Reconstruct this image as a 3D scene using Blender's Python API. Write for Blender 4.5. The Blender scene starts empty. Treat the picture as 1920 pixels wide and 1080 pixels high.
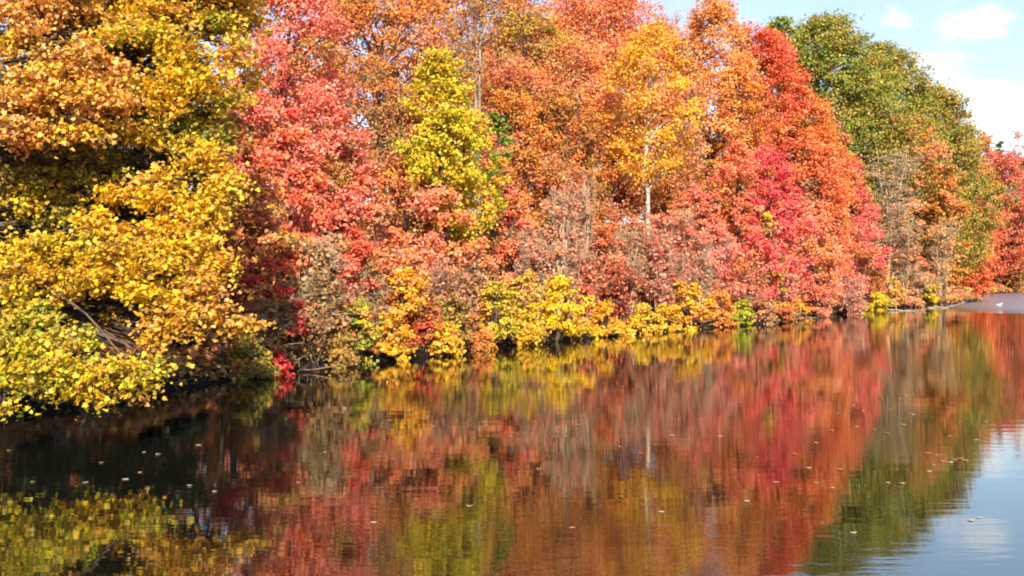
import bpy, math
import numpy as np
from mathutils import Vector

# ------------------------------------------------------------------ camera, sky, sun, exposure
S = bpy.context.scene
COL = S.collection
F = 2059.0            # focal length in photograph pixels (1920 wide)
HY = 522.0            # horizon row of the photograph
CH = 2.6              # eye height above the water
cd = bpy.data.cameras.new('camera')
cam = bpy.data.objects.new('camera', cd)
COL.objects.link(cam)
cam.location = (0, 0, CH)
cam.rotation_euler = (math.radians(90), 0, 0)
cd.sensor_width = 36.0
cd.lens = F / 1920 * 36.0
cd.shift_y = (HY - 540) / 1920
cd.clip_start = 0.1
cd.clip_end = 6000
S.camera = cam

SUN_EL = math.radians(35)
SUN_AZ = math.radians(7)      # from straight behind the camera, turned a little to its right
sdir = Vector((math.sin(SUN_AZ) * math.cos(SUN_EL), -math.cos(SUN_AZ) * math.cos(SUN_EL), math.sin(SUN_EL)))
sl = bpy.data.lights.new('sun', 'SUN')
sl.energy = 5.0
sl.angle = math.radians(0.5)
sl.color = (1.0, 0.89, 0.74)
so = bpy.data.objects.new('sun', sl)
COL.objects.link(so)
so.rotation_euler = sdir.to_track_quat('Z', 'Y').to_euler()

S.view_settings.view_transform = 'Standard'
S.view_settings.look = 'None'
S.view_settings.gamma = 1.0
S.view_settings.exposure = 1.08

S.render.engine = 'CYCLES'
S.cycles.max_bounces = 5
S.cycles.diffuse_bounces = 3
S.cycles.glossy_bounces = 2
S.cycles.transmission_bounces = 3
S.cycles.transparent_max_bounces = 4
S.cycles.caustics_reflective = False
S.cycles.caustics_refractive = False
S.cycles.use_denoising = True
S.cycles.pixel_filter_type = 'BLACKMAN_HARRIS'
S.cycles.filter_width = 1.9


def nd(nt, typ, **kw):
    n = nt.nodes.new(typ)
    for k, v in kw.items():
        setattr(n, k, v)
    return n


def build_world():
    w = bpy.data.worlds.new('World')
    S.world = w
    w.use_nodes = True
    nt = w.node_tree
    nt.nodes.clear()
    L = nt.links.new
    out = nd(nt, 'ShaderNodeOutputWorld')
    bg = nd(nt, 'ShaderNodeBackground')
    bg.inputs['Strength'].default_value = 0.115
    sky = nd(nt, 'ShaderNodeTexSky', sky_type='NISHITA')
    sky.sun_disc = False
    sky.sun_elevation = SUN_EL
    # node's sun_rotation 0 = +Y, growing clockwise seen from above
    sky.sun_rotation = math.atan2(sdir.x, sdir.y)
    sky.air_density = 0.75
    sky.dust_density = 0.25
    sky.ozone_density = 1.6
    tc = nd(nt, 'ShaderNodeTexCoord')
    sep = nd(nt, 'ShaderNodeSeparateXYZ')
    L(tc.outputs['Generated'], sep.inputs[0])
    # clouds: noise over direction, each bank an ellipse in the sky's own azimuth and elevation
    az = nd(nt, 'ShaderNodeMath', operation='ARCTAN2')
    L(sep.outputs['X'], az.inputs[0]); L(sep.outputs['Y'], az.inputs[1])
    el = nd(nt, 'ShaderNodeMath', operation='ARCSINE')
    L(sep.outputs['Z'], el.inputs[0])
    ael = nd(nt, 'ShaderNodeCombineXYZ')
    L(az.outputs[0], ael.inputs[0]); L(el.outputs[0], ael.inputs[1])
    mp = nd(nt, 'ShaderNodeMapping')
    mp.inputs['Scale'].default_value = (12, 26, 1)
    L(ael.outputs[0], mp.inputs[0])
    no = nd(nt, 'ShaderNodeTexNoise')
    no.inputs['Scale'].default_value = 1.6
    no.inputs['Detail'].default_value = 7
    no.inputs['Roughness'].default_value = 0.6
    L(mp.outputs[0], no.inputs['Vector'])
    acc = None
    banks = [(1846, 38, 66, 27, 1.0), (1675, 38, 26, 16, .85), (1770, 60, 70, 22, .5), (1735, 125, 85, 24, .95), (1830, 172, 130, 20, .9),
             (1900, 232, 140, 36, 1.2), (1560, 120, 110, 40, .5), (2300, 120, 130, 40, .9), (2500, 250, 400, 50, 1.0),
             (700, -200, 420, 90, .8), (-500, 0, 500, 120, .9), (1500, -260, 200, 50, .8), (2300, -300, 330, 80, .9)]
    for (px, py, rx, ry, amp) in banks:
        a0 = math.atan2(px - 960, F)
        e0 = math.atan2((HY - py), math.hypot(F, px - 960))
        m = nd(nt, 'ShaderNodeVectorMath', operation='SUBTRACT')
        L(ael.outputs[0], m.inputs[0]); m.inputs[1].default_value = (a0, e0, 0)
        m2 = nd(nt, 'ShaderNodeVectorMath', operation='MULTIPLY')
        L(m.outputs[0], m2.inputs[0]); m2.inputs[1].default_value = (F / rx, F / ry, 0)
        ln = nd(nt, 'ShaderNodeVectorMath', operation='DOT_PRODUCT')
        L(m2.outputs[0], ln.inputs[0]); L(m2.outputs[0], ln.inputs[1])
        ex = nd(nt, 'ShaderNodeMath', operation='MULTIPLY')
        L(ln.outputs['Value'], ex.inputs[0]); ex.inputs[1].default_value = -0.8
        e2 = nd(nt, 'ShaderNodeMath', operation='EXPONENT')
        L(ex.outputs[0], e2.inputs[0])
        e3 = nd(nt, 'ShaderNodeMath', operation='MULTIPLY')
        L(e2.outputs[0], e3.inputs[0]); e3.inputs[1].default_value = amp
        if acc is None:
            acc = e3
        else:
            a = nd(nt, 'ShaderNodeMath', operation='ADD')
            L(acc.outputs[0], a.inputs[0]); L(e3.outputs[0], a.inputs[1])
            acc = a
    # cloud = smoothstep(acc + noise)
    s1 = nd(nt, 'ShaderNodeMath', operation='MULTIPLY_ADD')
    L(no.outputs['Fac'], s1.inputs[0]); s1.inputs[1].default_value = 2.4; s1.inputs[2].default_value = -1.2
    s2 = nd(nt, 'ShaderNodeMath', operation='ADD')
    L(acc.outputs[0], s2.inputs[0]); L(s1.outputs[0], s2.inputs[1])
    mr = nd(nt, 'ShaderNodeMapRange', interpolation_type='SMOOTHSTEP')
    mr.inputs['From Min'].default_value = 0.40
    mr.inputs['From Max'].default_value = 1.45
    mr.inputs['To Min'].default_value = 0.16
    L(s2.outputs[0], mr.inputs['Value'])
    mx = nd(nt, 'ShaderNodeMix', data_type='RGBA')
    L(mr.outputs[0], mx.inputs['Factor'])
    L(sky.outputs[0], mx.inputs['A'])
    mx.inputs['B'].default_value = (6.9, 6.8, 6.8, 1)
    L(mx.outputs['Result'], bg.inputs['Color'])
    L(bg.outputs[0], out.inputs[0])


build_world()

# ------------------------------------------------------------------ materials


def new_mat(name):
    m = bpy.data.materials.new(name)
    m.use_nodes = True
    nt = m.node_tree
    nt.nodes.clear()
    return m, nt, nt.links.new


def leaf_material(name, transl=0.32, rough=0.5, spec=0.3):
    m, nt, L = new_mat(name)
    out = nd(nt, 'ShaderNodeOutputMaterial')
    at = nd(nt, 'ShaderNodeAttribute', attribute_name='tint')
    p = nd(nt, 'ShaderNodeBsdfPrincipled')
    p.inputs['Roughness'].default_value = rough
    p.inputs['Specular IOR Level'].default_value = spec
    t = nd(nt, 'ShaderNodeBsdfTranslucent')
    no = nd(nt, 'ShaderNodeTexNoise')
    no.inputs['Scale'].default_value = 22
    tc = nd(nt, 'ShaderNodeTexCoord')
    L(tc.outputs['Object'], no.inputs['Vector'])
    hsv = nd(nt, 'ShaderNodeHueSaturation')
    mr = nd(nt, 'ShaderNodeMapRange')
    mr.inputs['To Min'].default_value = 0.82
    mr.inputs['To Max'].default_value = 1.12
    L(no.outputs['Fac'], mr.inputs['Value'])
    L(mr.outputs[0], hsv.inputs['Value'])
    L(at.outputs['Color'], hsv.inputs['Color'])
    L(hsv.outputs[0], p.inputs['Base Color']); L(hsv.outputs[0], t.inputs['Color'])
    mx = nd(nt, 'ShaderNodeMixShader')
    mx.inputs[0].default_value = transl
    L(p.outputs[0], mx.inputs[1]); L(t.outputs[0], mx.inputs[2])
    L(mx.outputs[0], out.inputs[0])
    return m


def bark_material(name, c1, c2, scale=6.0, bands=False):
    m, nt, L = new_mat(name)
    out = nd(nt, 'ShaderNodeOutputMaterial')
    p = nd(nt, 'ShaderNodeBsdfPrincipled')
    p.inputs['Roughness'].default_value = 0.85
    p.inputs['Specular IOR Level'].default_value = 0.2
    tc = nd(nt, 'ShaderNodeTexCoord')
    mp = nd(nt, 'ShaderNodeMapping')
    mp.inputs['Scale'].default_value = (1, 1, 4.5) if bands else (1, 1, 0.22)
    L(tc.outputs['Object'], mp.inputs[0])
    no = nd(nt, 'ShaderNodeTexNoise')
    no.inputs['Scale'].default_value = scale
    no.inputs['Detail'].default_value = 5
    L(mp.outputs[0], no.inputs['Vector'])
    cr = nd(nt, 'ShaderNodeValToRGB')
    cr.color_ramp.elements[0].position = 0.36
    cr.color_ramp.elements[0].color = (*c1, 1)
    cr.color_ramp.elements[1].position = 0.56
    cr.color_ramp.elements[1].color = (*c2, 1)
    L(no.outputs['Fac'], cr.inputs[0])
    L(cr.outputs[0], p.inputs['Base Color'])
    b = nd(nt, 'ShaderNodeBump')
    b.inputs['Distance'].default_value = 0.02
    L(no.outputs['Fac'], b.inputs['Height'])
    L(b.outputs[0], p.inputs['Normal'])
    L(p.outputs[0], out.inputs[0])
    return m


LEAF = leaf_material('autumn_leaf')
BARK = bark_material('bark_brown', (.035, .024, .018), (.12, .085, .06))
BARK_GREY = bark_material('bark_grey', (.13, .10, .08), (.34, .28, .22))
BIRCH = bark_material('bark_birch', (.28, .22, .15), (.62, .55, .43), 5, True)
TWIG_TAN = bark_material('twig_tan', (0.26, 0.17, 0.1), (0.5, 0.36, 0.23), 3)
TWIG_MAUVE = bark_material('twig_mauve', (0.26, 0.13, 0.08), (0.52, 0.31, 0.2), 3)
TWIG_DARK = bark_material('twig_dark', (0.07, 0.04, 0.025), (0.22, 0.13, 0.08), 3)
TWIG_PINK = bark_material('twig_pink', (0.34, 0.17, 0.13), (0.6, 0.36, 0.28), 3)


def ground_material():
    m, nt, L = new_mat('leaf_litter')
    out = nd(nt, 'ShaderNodeOutputMaterial')
    p = nd(nt, 'ShaderNodeBsdfPrincipled')
    p.inputs['Roughness'].default_value = 0.95
    p.inputs['Specular IOR Level'].default_value = 0.1
    tc = nd(nt, 'ShaderNodeTexCoord')
    n1 = nd(nt, 'ShaderNodeTexNoise'); n1.inputs['Scale'].default_value = 5.0; n1.inputs['Detail'].default_value = 8
    n2 = nd(nt, 'ShaderNodeTexNoise'); n2.inputs['Scale'].default_value = 0.25; n2.inputs['Detail'].default_value = 4
    L(tc.outputs['Object'], n1.inputs['Vector']); L(tc.outputs['Object'], n2.inputs['Vector'])
    cr = nd(nt, 'ShaderNodeValToRGB')
    e = cr.color_ramp.elements
    e[0].position = .3; e[0].color = (.03, .017, .01, 1)
    e[1].position = .72; e[1].color = (.36, .13, .035, 1)
    k = cr.color_ramp.elements.new(.5); k.color = (.14, .06, .022, 1)
    L(n1.outputs['Fac'], cr.inputs[0])
    # darker soil within half a metre of the water level
    geo = nd(nt, 'ShaderNodeNewGeometry')
    sep = nd(nt, 'ShaderNodeSeparateXYZ'); L(geo.outputs['Position'], sep.inputs[0])
    mr = nd(nt, 'ShaderNodeMapRange', interpolation_type='SMOOTHSTEP')
    mr.inputs['From Min'].default_value = .24; mr.inputs['From Max'].default_value = .42
    L(sep.outputs['Z'], mr.inputs['Value'])
    mx = nd(nt, 'ShaderNodeMix', data_type='RGBA')
    mx.inputs['A'].default_value = (.012, .008, .006, 1)
    L(mr.outputs[0], mx.inputs['Factor']); L(cr.outputs[0], mx.inputs['B'])
    L(mx.outputs['Result'], p.inputs['Base Color'])
    b = nd(nt, 'ShaderNodeBump'); b.inputs['Distance'].default_value = .08
    L(n1.outputs['Fac'], b.inputs['Height']); L(b.outputs[0], p.inputs['Normal'])
    L(p.outputs[0], out.inputs[0])
    return m


def water_material():
    m, nt, L = new_mat('pond_water')
    out = nd(nt, 'ShaderNodeOutputMaterial')
    geo = nd(nt, 'ShaderNodeNewGeometry')
    sep = nd(nt, 'ShaderNodeSeparateXYZ'); L(geo.outputs['Position'], sep.inputs[0])

    def noise(scale, sx, sy, det, rough=.5):
        mp = nd(nt, 'ShaderNodeMapping'); mp.inputs['Scale'].default_value = (sx, sy, 1)
        mp.inputs['Rotation'].default_value = (0, 0, math.radians(4))
        L(geo.outputs['Position'], mp.inputs[0])
        n = nd(nt, 'ShaderNodeTexNoise'); n.inputs['Scale'].default_value = scale; n.inputs['Detail'].default_value = det
        n.inputs['Roughness'].default_value = rough
        L(mp.outputs[0], n.inputs['Vector'])
        return n

    def math2(op, a, b, c=None):
        n = nd(nt, 'ShaderNodeMath', operation=op)
        for i, v in enumerate((a, b, c)):
            if v is None:
                continue
            if isinstance(v, (int, float)):
                n.inputs[i].default_value = v
            else:
                L(v, n.inputs[i])
        return n.outputs[0]

    fine = noise(1.0, 2.2, 9.0, 3)          # short ripples, crests lying across the view
    mid = noise(1.0, 0.55, 2.1, 2)
    patch = noise(1.0, 0.10, 0.16, 2)       # where a breath of wind touches the pond
    pm = nd(nt, 'ShaderNodeMapRange', interpolation_type='SMOOTHSTEP')
    pm.inputs['From Min'].default_value = .42; pm.inputs['From Max'].default_value = .62
    pm.inputs['To Min'].default_value = .35; pm.inputs['To Max'].default_value = 1.0
    L(patch.outputs['Fac'], pm.inputs['Value'])
    h1 = math2('MULTIPLY', fine.outputs['Fac'], .0016)
    h1 = math2('MULTIPLY', h1, pm.outputs[0])
    h2 = math2('MULTIPLY', mid.outputs['Fac'], .0019)
    h = math2('ADD', h1, h2)
    # the ruffled water in the far bay
    ya = nd(nt, 'ShaderNodeMapRange', interpolation_type='SMOOTHSTEP')
    ya.inputs['From Min'].default_value = 79; ya.inputs['From Max'].default_value = 84
    L(sep.outputs['Y'], ya.inputs['Value'])
    xa = nd(nt, 'ShaderNodeMapRange', interpolation_type='SMOOTHSTEP')
    xa.inputs['From Min'].default_value = 37; xa.inputs['From Max'].default_value = 47
    wob = math2('MULTIPLY_ADD', mid.outputs['Fac'], 5.0, sep.outputs['X'])
    L(wob, xa.inputs['Value'])
    ruff = math2('MULTIPLY', ya.outputs[0], xa.outputs[0])
    chop = noise(1.0, 2.6, 4.0, 3, .6)
    h3 = math2('MULTIPLY', chop.outputs['Fac'], math2('MULTIPLY', ruff, .36))
    h = math2('ADD', h, h3)
    b = nd(nt, 'ShaderNodeBump'); b.inputs['Distance'].default_value = 1.0
    L(h, b.inputs['Height'])
    gl = nd(nt, 'ShaderNodeBsdfGlossy')
    gl.inputs['Color'].default_value = (.90, .94, .89, 1)
    rg = math2('MULTIPLY_ADD', ruff, .22, .008)
    L(rg, gl.inputs['Roughness'])
    L(b.outputs[0], gl.inputs['Normal'])
    df = nd(nt, 'ShaderNodeBsdfDiffuse')
    df.inputs['Color'].default_value = (.006, .006, .004, 1)
    fr = nd(nt, 'ShaderNodeFresnel'); fr.inputs['IOR'].default_value = 1.5
    fac = math2('MULTIPLY_ADD', fr.outputs[0], .84, .16)
    mx = nd(nt, 'ShaderNodeMixShader')
    L(fac, mx.inputs[0]); L(df.outputs[0], mx.inputs[1]); L(gl.outputs[0], mx.inputs[2])
    L(mx.outputs[0], out.inputs[0])
    return m


GROUND = ground_material()
WATER = water_material()


def plain(name, col, rough=.7, spec=.3):
    m, nt, L = new_mat(name)
    out = nd(nt, 'ShaderNodeOutputMaterial')
    p = nd(nt, 'ShaderNodeBsdfPrincipled')
    p.inputs['Roughness'].default_value = rough
    p.inputs['Specular IOR Level'].default_value = spec
    tc = nd(nt, 'ShaderNodeTexCoord')
    n1 = nd(nt, 'ShaderNodeTexNoise'); n1.inputs['Scale'].default_value = 9.0
    L(tc.outputs['Object'], n1.inputs['Vector'])
    mx = nd(nt, 'ShaderNodeMix', data_type='RGBA')
    mx.inputs['A'].default_value = (*[c * .8 for c in col], 1); mx.inputs['B'].default_value = (*col, 1)
    L(n1.outputs['Fac'], mx.inputs['Factor']); L(mx.outputs['Result'], p.inputs['Base Color'])
    L(p.outputs[0], out.inputs[0])
    return m


# ------------------------------------------------------------------ colours
def lin(c):
    c = np.asarray(c, float) / 255
    return np.where(c <= .04045, c / 12.92, ((c + .055) / 1.055) ** 2.4)


PAL = {
    'yellow': [(248, 190, 20), (242, 198, 34), (248, 170, 28), (230, 184, 30), (200, 170, 38)],
    'gold': [(240, 168, 38), (232, 150, 40), (218, 138, 42), (244, 180, 58)],
    'bright': [(248, 206, 22), (240, 198, 22), (224, 180, 30), (246, 172, 30)],
    'lime': [(176, 188, 34), (206, 200, 34), (146, 158, 38), (220, 180, 42)],
    'limeyellow': [(212, 190, 36), (230, 184, 32), (180, 172, 34), (238, 172, 34)],
    'green': [(112, 132, 40), (140, 150, 42), (88, 112, 36), (162, 152, 46)],
    'conifer': [(84, 118, 38), (110, 142, 44), (66, 96, 36)],
    'oakgreen': [(116, 134, 40), (138, 148, 46), (92, 116, 36), (164, 152, 50), (104, 124, 36)],
    'olive': [(172, 144, 50), (150, 130, 46), (192, 144, 56), (138, 118, 46), (196, 128, 60)],
    'olivebrown': [(162, 118, 60), (142, 108, 55), (182, 122, 64), (132, 110, 50)],
    'peach': [(246, 178, 100), (240, 156, 72), (248, 184, 118), (230, 136, 54), (236, 172, 84)],
    'peachyellow': [(244, 178, 78), (238, 186, 68), (246, 166, 76), (224, 172, 52)],
    'orange': [(240, 136, 58), (232, 120, 50), (244, 154, 74), (224, 108, 48)],
    'amber': [(238, 150, 52), (228, 132, 50), (242, 166, 64), (214, 118, 46)],
    'redorange': [(236, 98, 52), (240, 116, 62), (226, 82, 46), (242, 134, 74)],
    'coral': [(240, 122, 88), (242, 140, 102), (232, 104, 76), (246, 158, 118)],
    'salmon': [(242, 148, 112), (236, 130, 96), (248, 172, 134), (228, 116, 86)],
    'pinkred': [(240, 98, 82), (242, 120, 98), (230, 78, 66), (248, 150, 124)],
    'hotpink': [(240, 64, 80), (244, 86, 94), (232, 48, 62), (244, 112, 104)],
    'red': [(222, 56, 44), (232, 74, 52), (200, 40, 38), (238, 96, 66)],
    'crimson': [(176, 18, 32), (196, 30, 40), (152, 14, 28), (210, 46, 50)],
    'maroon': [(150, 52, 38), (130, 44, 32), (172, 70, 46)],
    'rust': [(210, 120, 56), (196, 104, 48), (222, 138, 66), (176, 92, 44), (226, 130, 66)],
    'rustred': [(214, 108, 70), (200, 92, 60), (224, 126, 84), (182, 82, 54)],
    'brown': [(158, 102, 58), (140, 90, 50), (176, 116, 64), (126, 86, 48)],
    'mauve': [(204, 128, 100), (212, 146, 116), (190, 112, 88), (220, 160, 128)],
    'shadegreen': [(34, 44, 22), (26, 36, 18), (44, 52, 26)],  # near-black foliage of the added evergreens, shade put into the colour
    'tan': [(206, 160, 110), (190, 142, 94), (216, 172, 122), (176, 132, 86)],
}

# ------------------------------------------------------------------ terrain
SHORE = [(-30, -8), (-17, 4), (-12.5, 13), (-10.6, 20), (-8.4, 25), (-7.0, 28), (-4.8, 32.5), (-1.2, 40), (2.2, 46), (6, 52), (12, 60), (18, 69),
         (23, 79), (29, 91), (36, 99), (42, 106), (55, 128), (68, 165), (82, 186), (100, 213), (140, 236), (260, 250), (420, 190),
         (420, -120), (-60, -120)]
SH = np.array(SHORE, float)
SH2 = np.roll(SH, -1, axis=0)


def shore_dist(x, y):
    """signed distance to the pond's edge, positive on land"""
    x = np.asarray(x, float); y = np.asarray(y, float)
    best = np.full(x.shape, 1e9)
    inside = np.zeros(x.shape, bool)
    for (ax, ay), (bx, by) in zip(SH, SH2):
        ex, ey = bx - ax, by - ay
        t = np.clip(((x - ax) * ex + (y - ay) * ey) / (ex * ex + ey * ey), 0, 1)
        best = np.minimum(best, np.hypot(x - ax - t * ex, y - ay - t * ey))
        c = (ay > y) != (by > y)
        with np.errstate(divide='ignore', invalid='ignore'):
            xi = (bx - ax) * (y - ay) / (by - ay if by != ay else 1e-9) + ax
        inside ^= c & (x < xi)
    return np.where(inside, -best, best)


def wob(x, y, s):
    return (np.sin(x * .9 * s + 1.3) * np.cos(y * .7 * s - .4) + .5 * np.sin(x * 2.1 * s - y * 1.7 * s) + .3 * np.cos(x * 3.7 * s + y * 4.3 * s + 2))


def terrain(x, y):
    d = shore_dist(x, y) + .25 * wob(x, y, .8)
    bank = np.clip(d / .5, 0, 1)
    dd = np.clip(d, 0, None)
    z = .26 * bank * bank * (3 - 2 * bank) + 13.0 * (1 - np.exp(-dd / 38.0)) + .16 * wob(x, y, .5) * np.clip(dd / 3, 0, 1)
    return np.where(d > 0, z, np.maximum(-2.5, d * .6) - .02)


def shoreD(px):
    xs = [-100, 0, 200, 400, 650, 900, 1200, 1500, 1600, 1700, 1780, 1840, 1920, 2100]
    ds = [20, 21.5, 24, 27, 32, 40, 52, 69, 92, 99, 106, 180, 213, 236]
    d0 = float(np.interp(px, xs, ds))
    if 420 <= px <= 1770:      # where the line of sight really meets the bank
        D = np.arange(d0 * .82, d0 * 1.15, .05)
        hit = np.nonzero(terrain((px - 960) / F * D, D) > .04)[0]
        if len(hit):
            return float(D[hit[0]]) + .15
    return d0


def PW(px, py, D):
    return np.array([(px - 960) / F * D, D, CH - (py - HY) / F * D])


def link_mesh(name, v, faces, mat, parent=None, colors=None, smooth=False, tris=None):
    """faces: (n,k) array of equal-sized polygons, or a list of such arrays"""
    if not isinstance(faces, list):
        faces = [faces]
    faces = [f for f in faces if len(f)]
    me = bpy.data.meshes.new(name)
    v = np.asarray(v, np.float32)
    me.vertices.add(len(v)); me.vertices.foreach_set('co', v.ravel())
    nl = sum(f.size for f in faces); npoly = sum(len(f) for f in faces)
    me.loops.add(nl); me.polygons.add(npoly)
    me.loops.foreach_set('vertex_index', np.concatenate([f.ravel() for f in faces]).astype(np.int32))
    tot = np.concatenate([np.full(len(f), f.shape[1], np.int32) for f in faces])
    st = np.concatenate([[0], np.cumsum(tot)[:-1]]).astype(np.int32)
    me.polygons.foreach_set('loop_start', st)
    try:
        me.polygons.foreach_set('loop_total', tot)
    except Exception:
        pass
    if smooth:
        me.polygons.foreach_set('use_smooth', np.ones(npoly, bool))
    if colors is not None:
        a = me.attributes.new('tint', 'FLOAT_COLOR', 'FACE')
        c = np.ones((npoly, 4), np.float32); c[:, :3] = colors
        a.data.foreach_set('color', c.ravel())
    me.update(calc_edges=True)
    me.materials.append(mat)
    o = bpy.data.objects.new(name, me)
    COL.objects.link(o)
    if parent is not None:
        o.parent = parent
    return o


def tag(o, label=None, cat=None, group=None, kind=None):
    for k, val in (('label', label), ('category', cat), ('group', group), ('kind', kind)):
        if val:
            o[k] = val
    return o


def empty(name, loc):
    e = bpy.data.objects.new(name, None)
    e.location = loc
    e.empty_display_size = .3
    COL.objects.link(e)
    return e


def build_ground():
    ax = np.unique(np.concatenate([np.linspace(-3000, -200, 12), np.linspace(-200, -40, 30), np.arange(-40, 60, .8), np.arange(60, 160, 2.0),
                                   np.linspace(160, 460, 30), np.linspace(460, 3000, 12)]))
    ay = np.unique(np.concatenate([np.linspace(-3000, -150, 12), np.linspace(-150, 0, 25), np.arange(0, 120, .8), np.arange(120, 280, 2.0),
                                   np.linspace(280, 500, 20), np.linspace(500, 3000, 12)]))
    X, Y = np.meshgrid(ax, ay)
    Z = terrain(X, Y)
    v = np.stack([X.ravel(), Y.ravel(), Z.ravel()], 1)
    nx, ny = len(ax), len(ay)
    i = (np.arange(ny - 1)[:, None] * nx + np.arange(nx - 1)[None, :]).ravel()
    f = np.stack([i, i + 1, i + nx + 1, i + nx], 1)
    o = link_mesh('ground', v, f, GROUND, smooth=True)
    tag(o, kind='structure')
    wv = np.array([(-62, -125, 0), (430, -125, 0), (430, 260, 0), (-62, 260, 0)], float)
    w = link_mesh('water', wv, np.array([[0, 1, 2, 3]]), WATER)
    tag(w, kind='structure')


build_ground()

# ------------------------------------------------------------------ geometry makers


def unit(v):
    return v / np.maximum(np.linalg.norm(v, axis=-1, keepdims=True), 1e-9)


def frames(dirs):
    up = np.where(np.abs(dirs[..., 2:3]) > .9, np.array([1., 0, 0]), np.array([0, 0, 1.]))
    a = unit(np.cross(dirs, up))
    return a, np.cross(dirs, a)


def tube(pts, rad, sides, base):
    """one tapered tube along a polyline; returns verts, quads (indices offset by base)"""
    pts = np.asarray(pts, float); rad = np.asarray(rad, float)
    d = unit(np.gradient(pts, axis=0))
    a, b = frames(d)
    th = np.arange(sides) / sides * 2 * np.pi
    v = pts[:, None] + rad[:, None, None] * (np.cos(th)[None, :, None] * a[:, None] + np.sin(th)[None, :, None] * b[:, None])
    n = len(pts)
    i = np.arange(n - 1)[:, None] * sides
    j = np.arange(sides)[None, :]
    k = (j + 1) % sides
    f = np.stack([i + j, i + k, i + sides + k, i + sides + j], -1).reshape(-1, 4) + base
    return v.reshape(-1, 3), f


def sticks(A, B, ra, rb, base, sides=3):
    """many straight tapered twigs at once"""
    A = np.asarray(A, float); B = np.asarray(B, float)
    if len(A) == 0:
        return np.zeros((0, 3)), np.zeros((0, 4), int)
    d = unit(B - A)
    a, b = frames(d)
    th = np.arange(sides) / sides * 2 * np.pi
    ring = np.cos(th)[None, :, None] * a[:, None] + np.sin(th)[None, :, None] * b[:, None]
    ra = np.broadcast_to(np.asarray(ra, float), (len(A),)); rb = np.broadcast_to(np.asarray(rb, float), (len(A),))
    v = np.concatenate([A[:, None] + ra[:, None, None] * ring, B[:, None] + rb[:, None, None] * ring], 1)
    i = np.arange(len(A))[:, None] * (2 * sides) + base
    j = np.arange(sides)[None, :]; k = (j + 1) % sides
    f = np.stack([i + j, i + k, i + sides + k, i + sides + j], -1).reshape(-1, 4)
    return v.reshape(-1, 3), f


MAPLE = np.array([(0, 0), (.22, .04), (.50, -.02), (.40, .22), (.62, .52), (.30, .50), (.22, .70), (0, 1.0),
                  (-.22, .70), (-.30, .50), (-.62, .52), (-.40, .22), (-.50, -.02), (-.22, .04)], float)
MAPLE[:, 1] -= .42


def leaves(rng, P, size, out_dir, shape):
    """P centres, size per leaf; leaves face partly outward and up. Returns verts, polygon array"""
    n = len(P)
    nrm = unit(rng.normal(size=(n, 3)) * .75 + out_dir * .45 + np.array([0, 0, .35]) + np.array(sdir) * .55)
    a, b = frames(nrm)
    ang = rng.uniform(0, 2 * np.pi, n)[:, None]
    t = np.cos(ang) * a + np.sin(ang) * b
    s = np.cross(nrm, t)
    size = size[:, None]
    if shape == 'maple':
        q = MAPLE
        curl = rng.uniform(-.25, .35, n)[:, None]
        v = np.empty((n, len(q), 3))
        for k, (x, y) in enumerate(q):
            v[:, k] = P + size * (x * s + y * t + (-curl * (x * x * 1.2 + .5 * y * y)) * nrm)
        f = np.arange(n * len(q)).reshape(n, len(q))
    else:
        fold = rng.uniform(.05, .3, n)[:, None]
        w = rng.uniform(.34, .55, n)[:, None]
        v = np.stack([P - size * .5 * t, P + size * (w * s + fold * nrm * .5), P + size * .5 * t, P + size * (-w * s + fold * nrm * .5)], 1)
        f = np.arange(n * 4).reshape(n, 4)
    return v.reshape(-1, 3), f


def palette_pick(rng, names, n, jitter=.10):
    c = np.concatenate([np.array(PAL[k], float) for k in names])
    base = lin(c[rng.integers(0, len(c), n)]) ** .88
    return base


def clump_cloud(rng, centres, radii, pal_ids, palettes, nclump, nleaf, csize, lsize, shape, core, flat=.6, shell=.45):
    """leaves of a set of boughs. centres (m,3), radii (m,3). returns verts, faces, colours, clump centres, owner"""
    m = len(centres)
    own = np.repeat(np.arange(m), nclump)
    u = unit(rng.normal(size=(len(own), 3)))
    r = rng.uniform(0, 1, len(own)) ** shell
    C = centres[own] + u * r[:, None] * radii[own]
    # colour by clump, then by leaf
    cc = np.empty((len(own), 3))
    for i in range(m):
        k = own == i
        cc[k] = palette_pick(rng, palettes[pal_ids[i]], k.sum())
    lo = np.repeat(np.arange(len(own)), nleaf)
    P = C[lo] + rng.normal(size=(len(lo), 3)) * np.array([1, 1, flat]) * (csize * rng.uniform(.35, 1.75, len(own)))[lo][:, None]
    own_l = own[lo]
    lc = np.empty((len(lo), 3))
    for i in range(m):
        k = own_l == i
        lc[k] = palette_pick(rng, palettes[pal_ids[i]], k.sum())
    col = cc[lo] * .55 + lc * .45
    col *= np.exp(rng.normal(size=(len(lo), 1)) * .13)
    od = unit(P - core)
    v, f = leaves(rng, P, lsize * rng.uniform(.5, 1.35, len(P)), od, shape)
    return v, f, np.clip(col * .92, 0, .92), C, own


def bez(a, b, c, n=5):
    t = np.linspace(0, 1, n)[:, None]
    return (1 - t) ** 2 * a + 2 * t * (1 - t) * b + t * t * c


PROF = {
    'oval': lambda t: np.sin(np.pi * np.clip(t * .86 + .10, 0, 1)) ** .62,
    'dome': lambda t: np.sqrt(np.clip(1 - (np.clip(t - .25, 0, 1) / .75) ** 2, 0, 1)) * np.clip(.75 + t, 0, 1),
    'spire': lambda t: np.clip(1 - t, 0, 1) ** .55 * np.clip(.55 + 2.2 * t, 0, 1),
    'column': lambda t: np.clip(1 - t ** 3, 0, 1) ** .6 * np.clip(.7 + t, 0, 1),
    'bush': lambda t: np.sqrt(np.clip(1 - (t * .97) ** 2.2, 0, 1)),
}

SEED = [100]
DENS = 1.4


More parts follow.
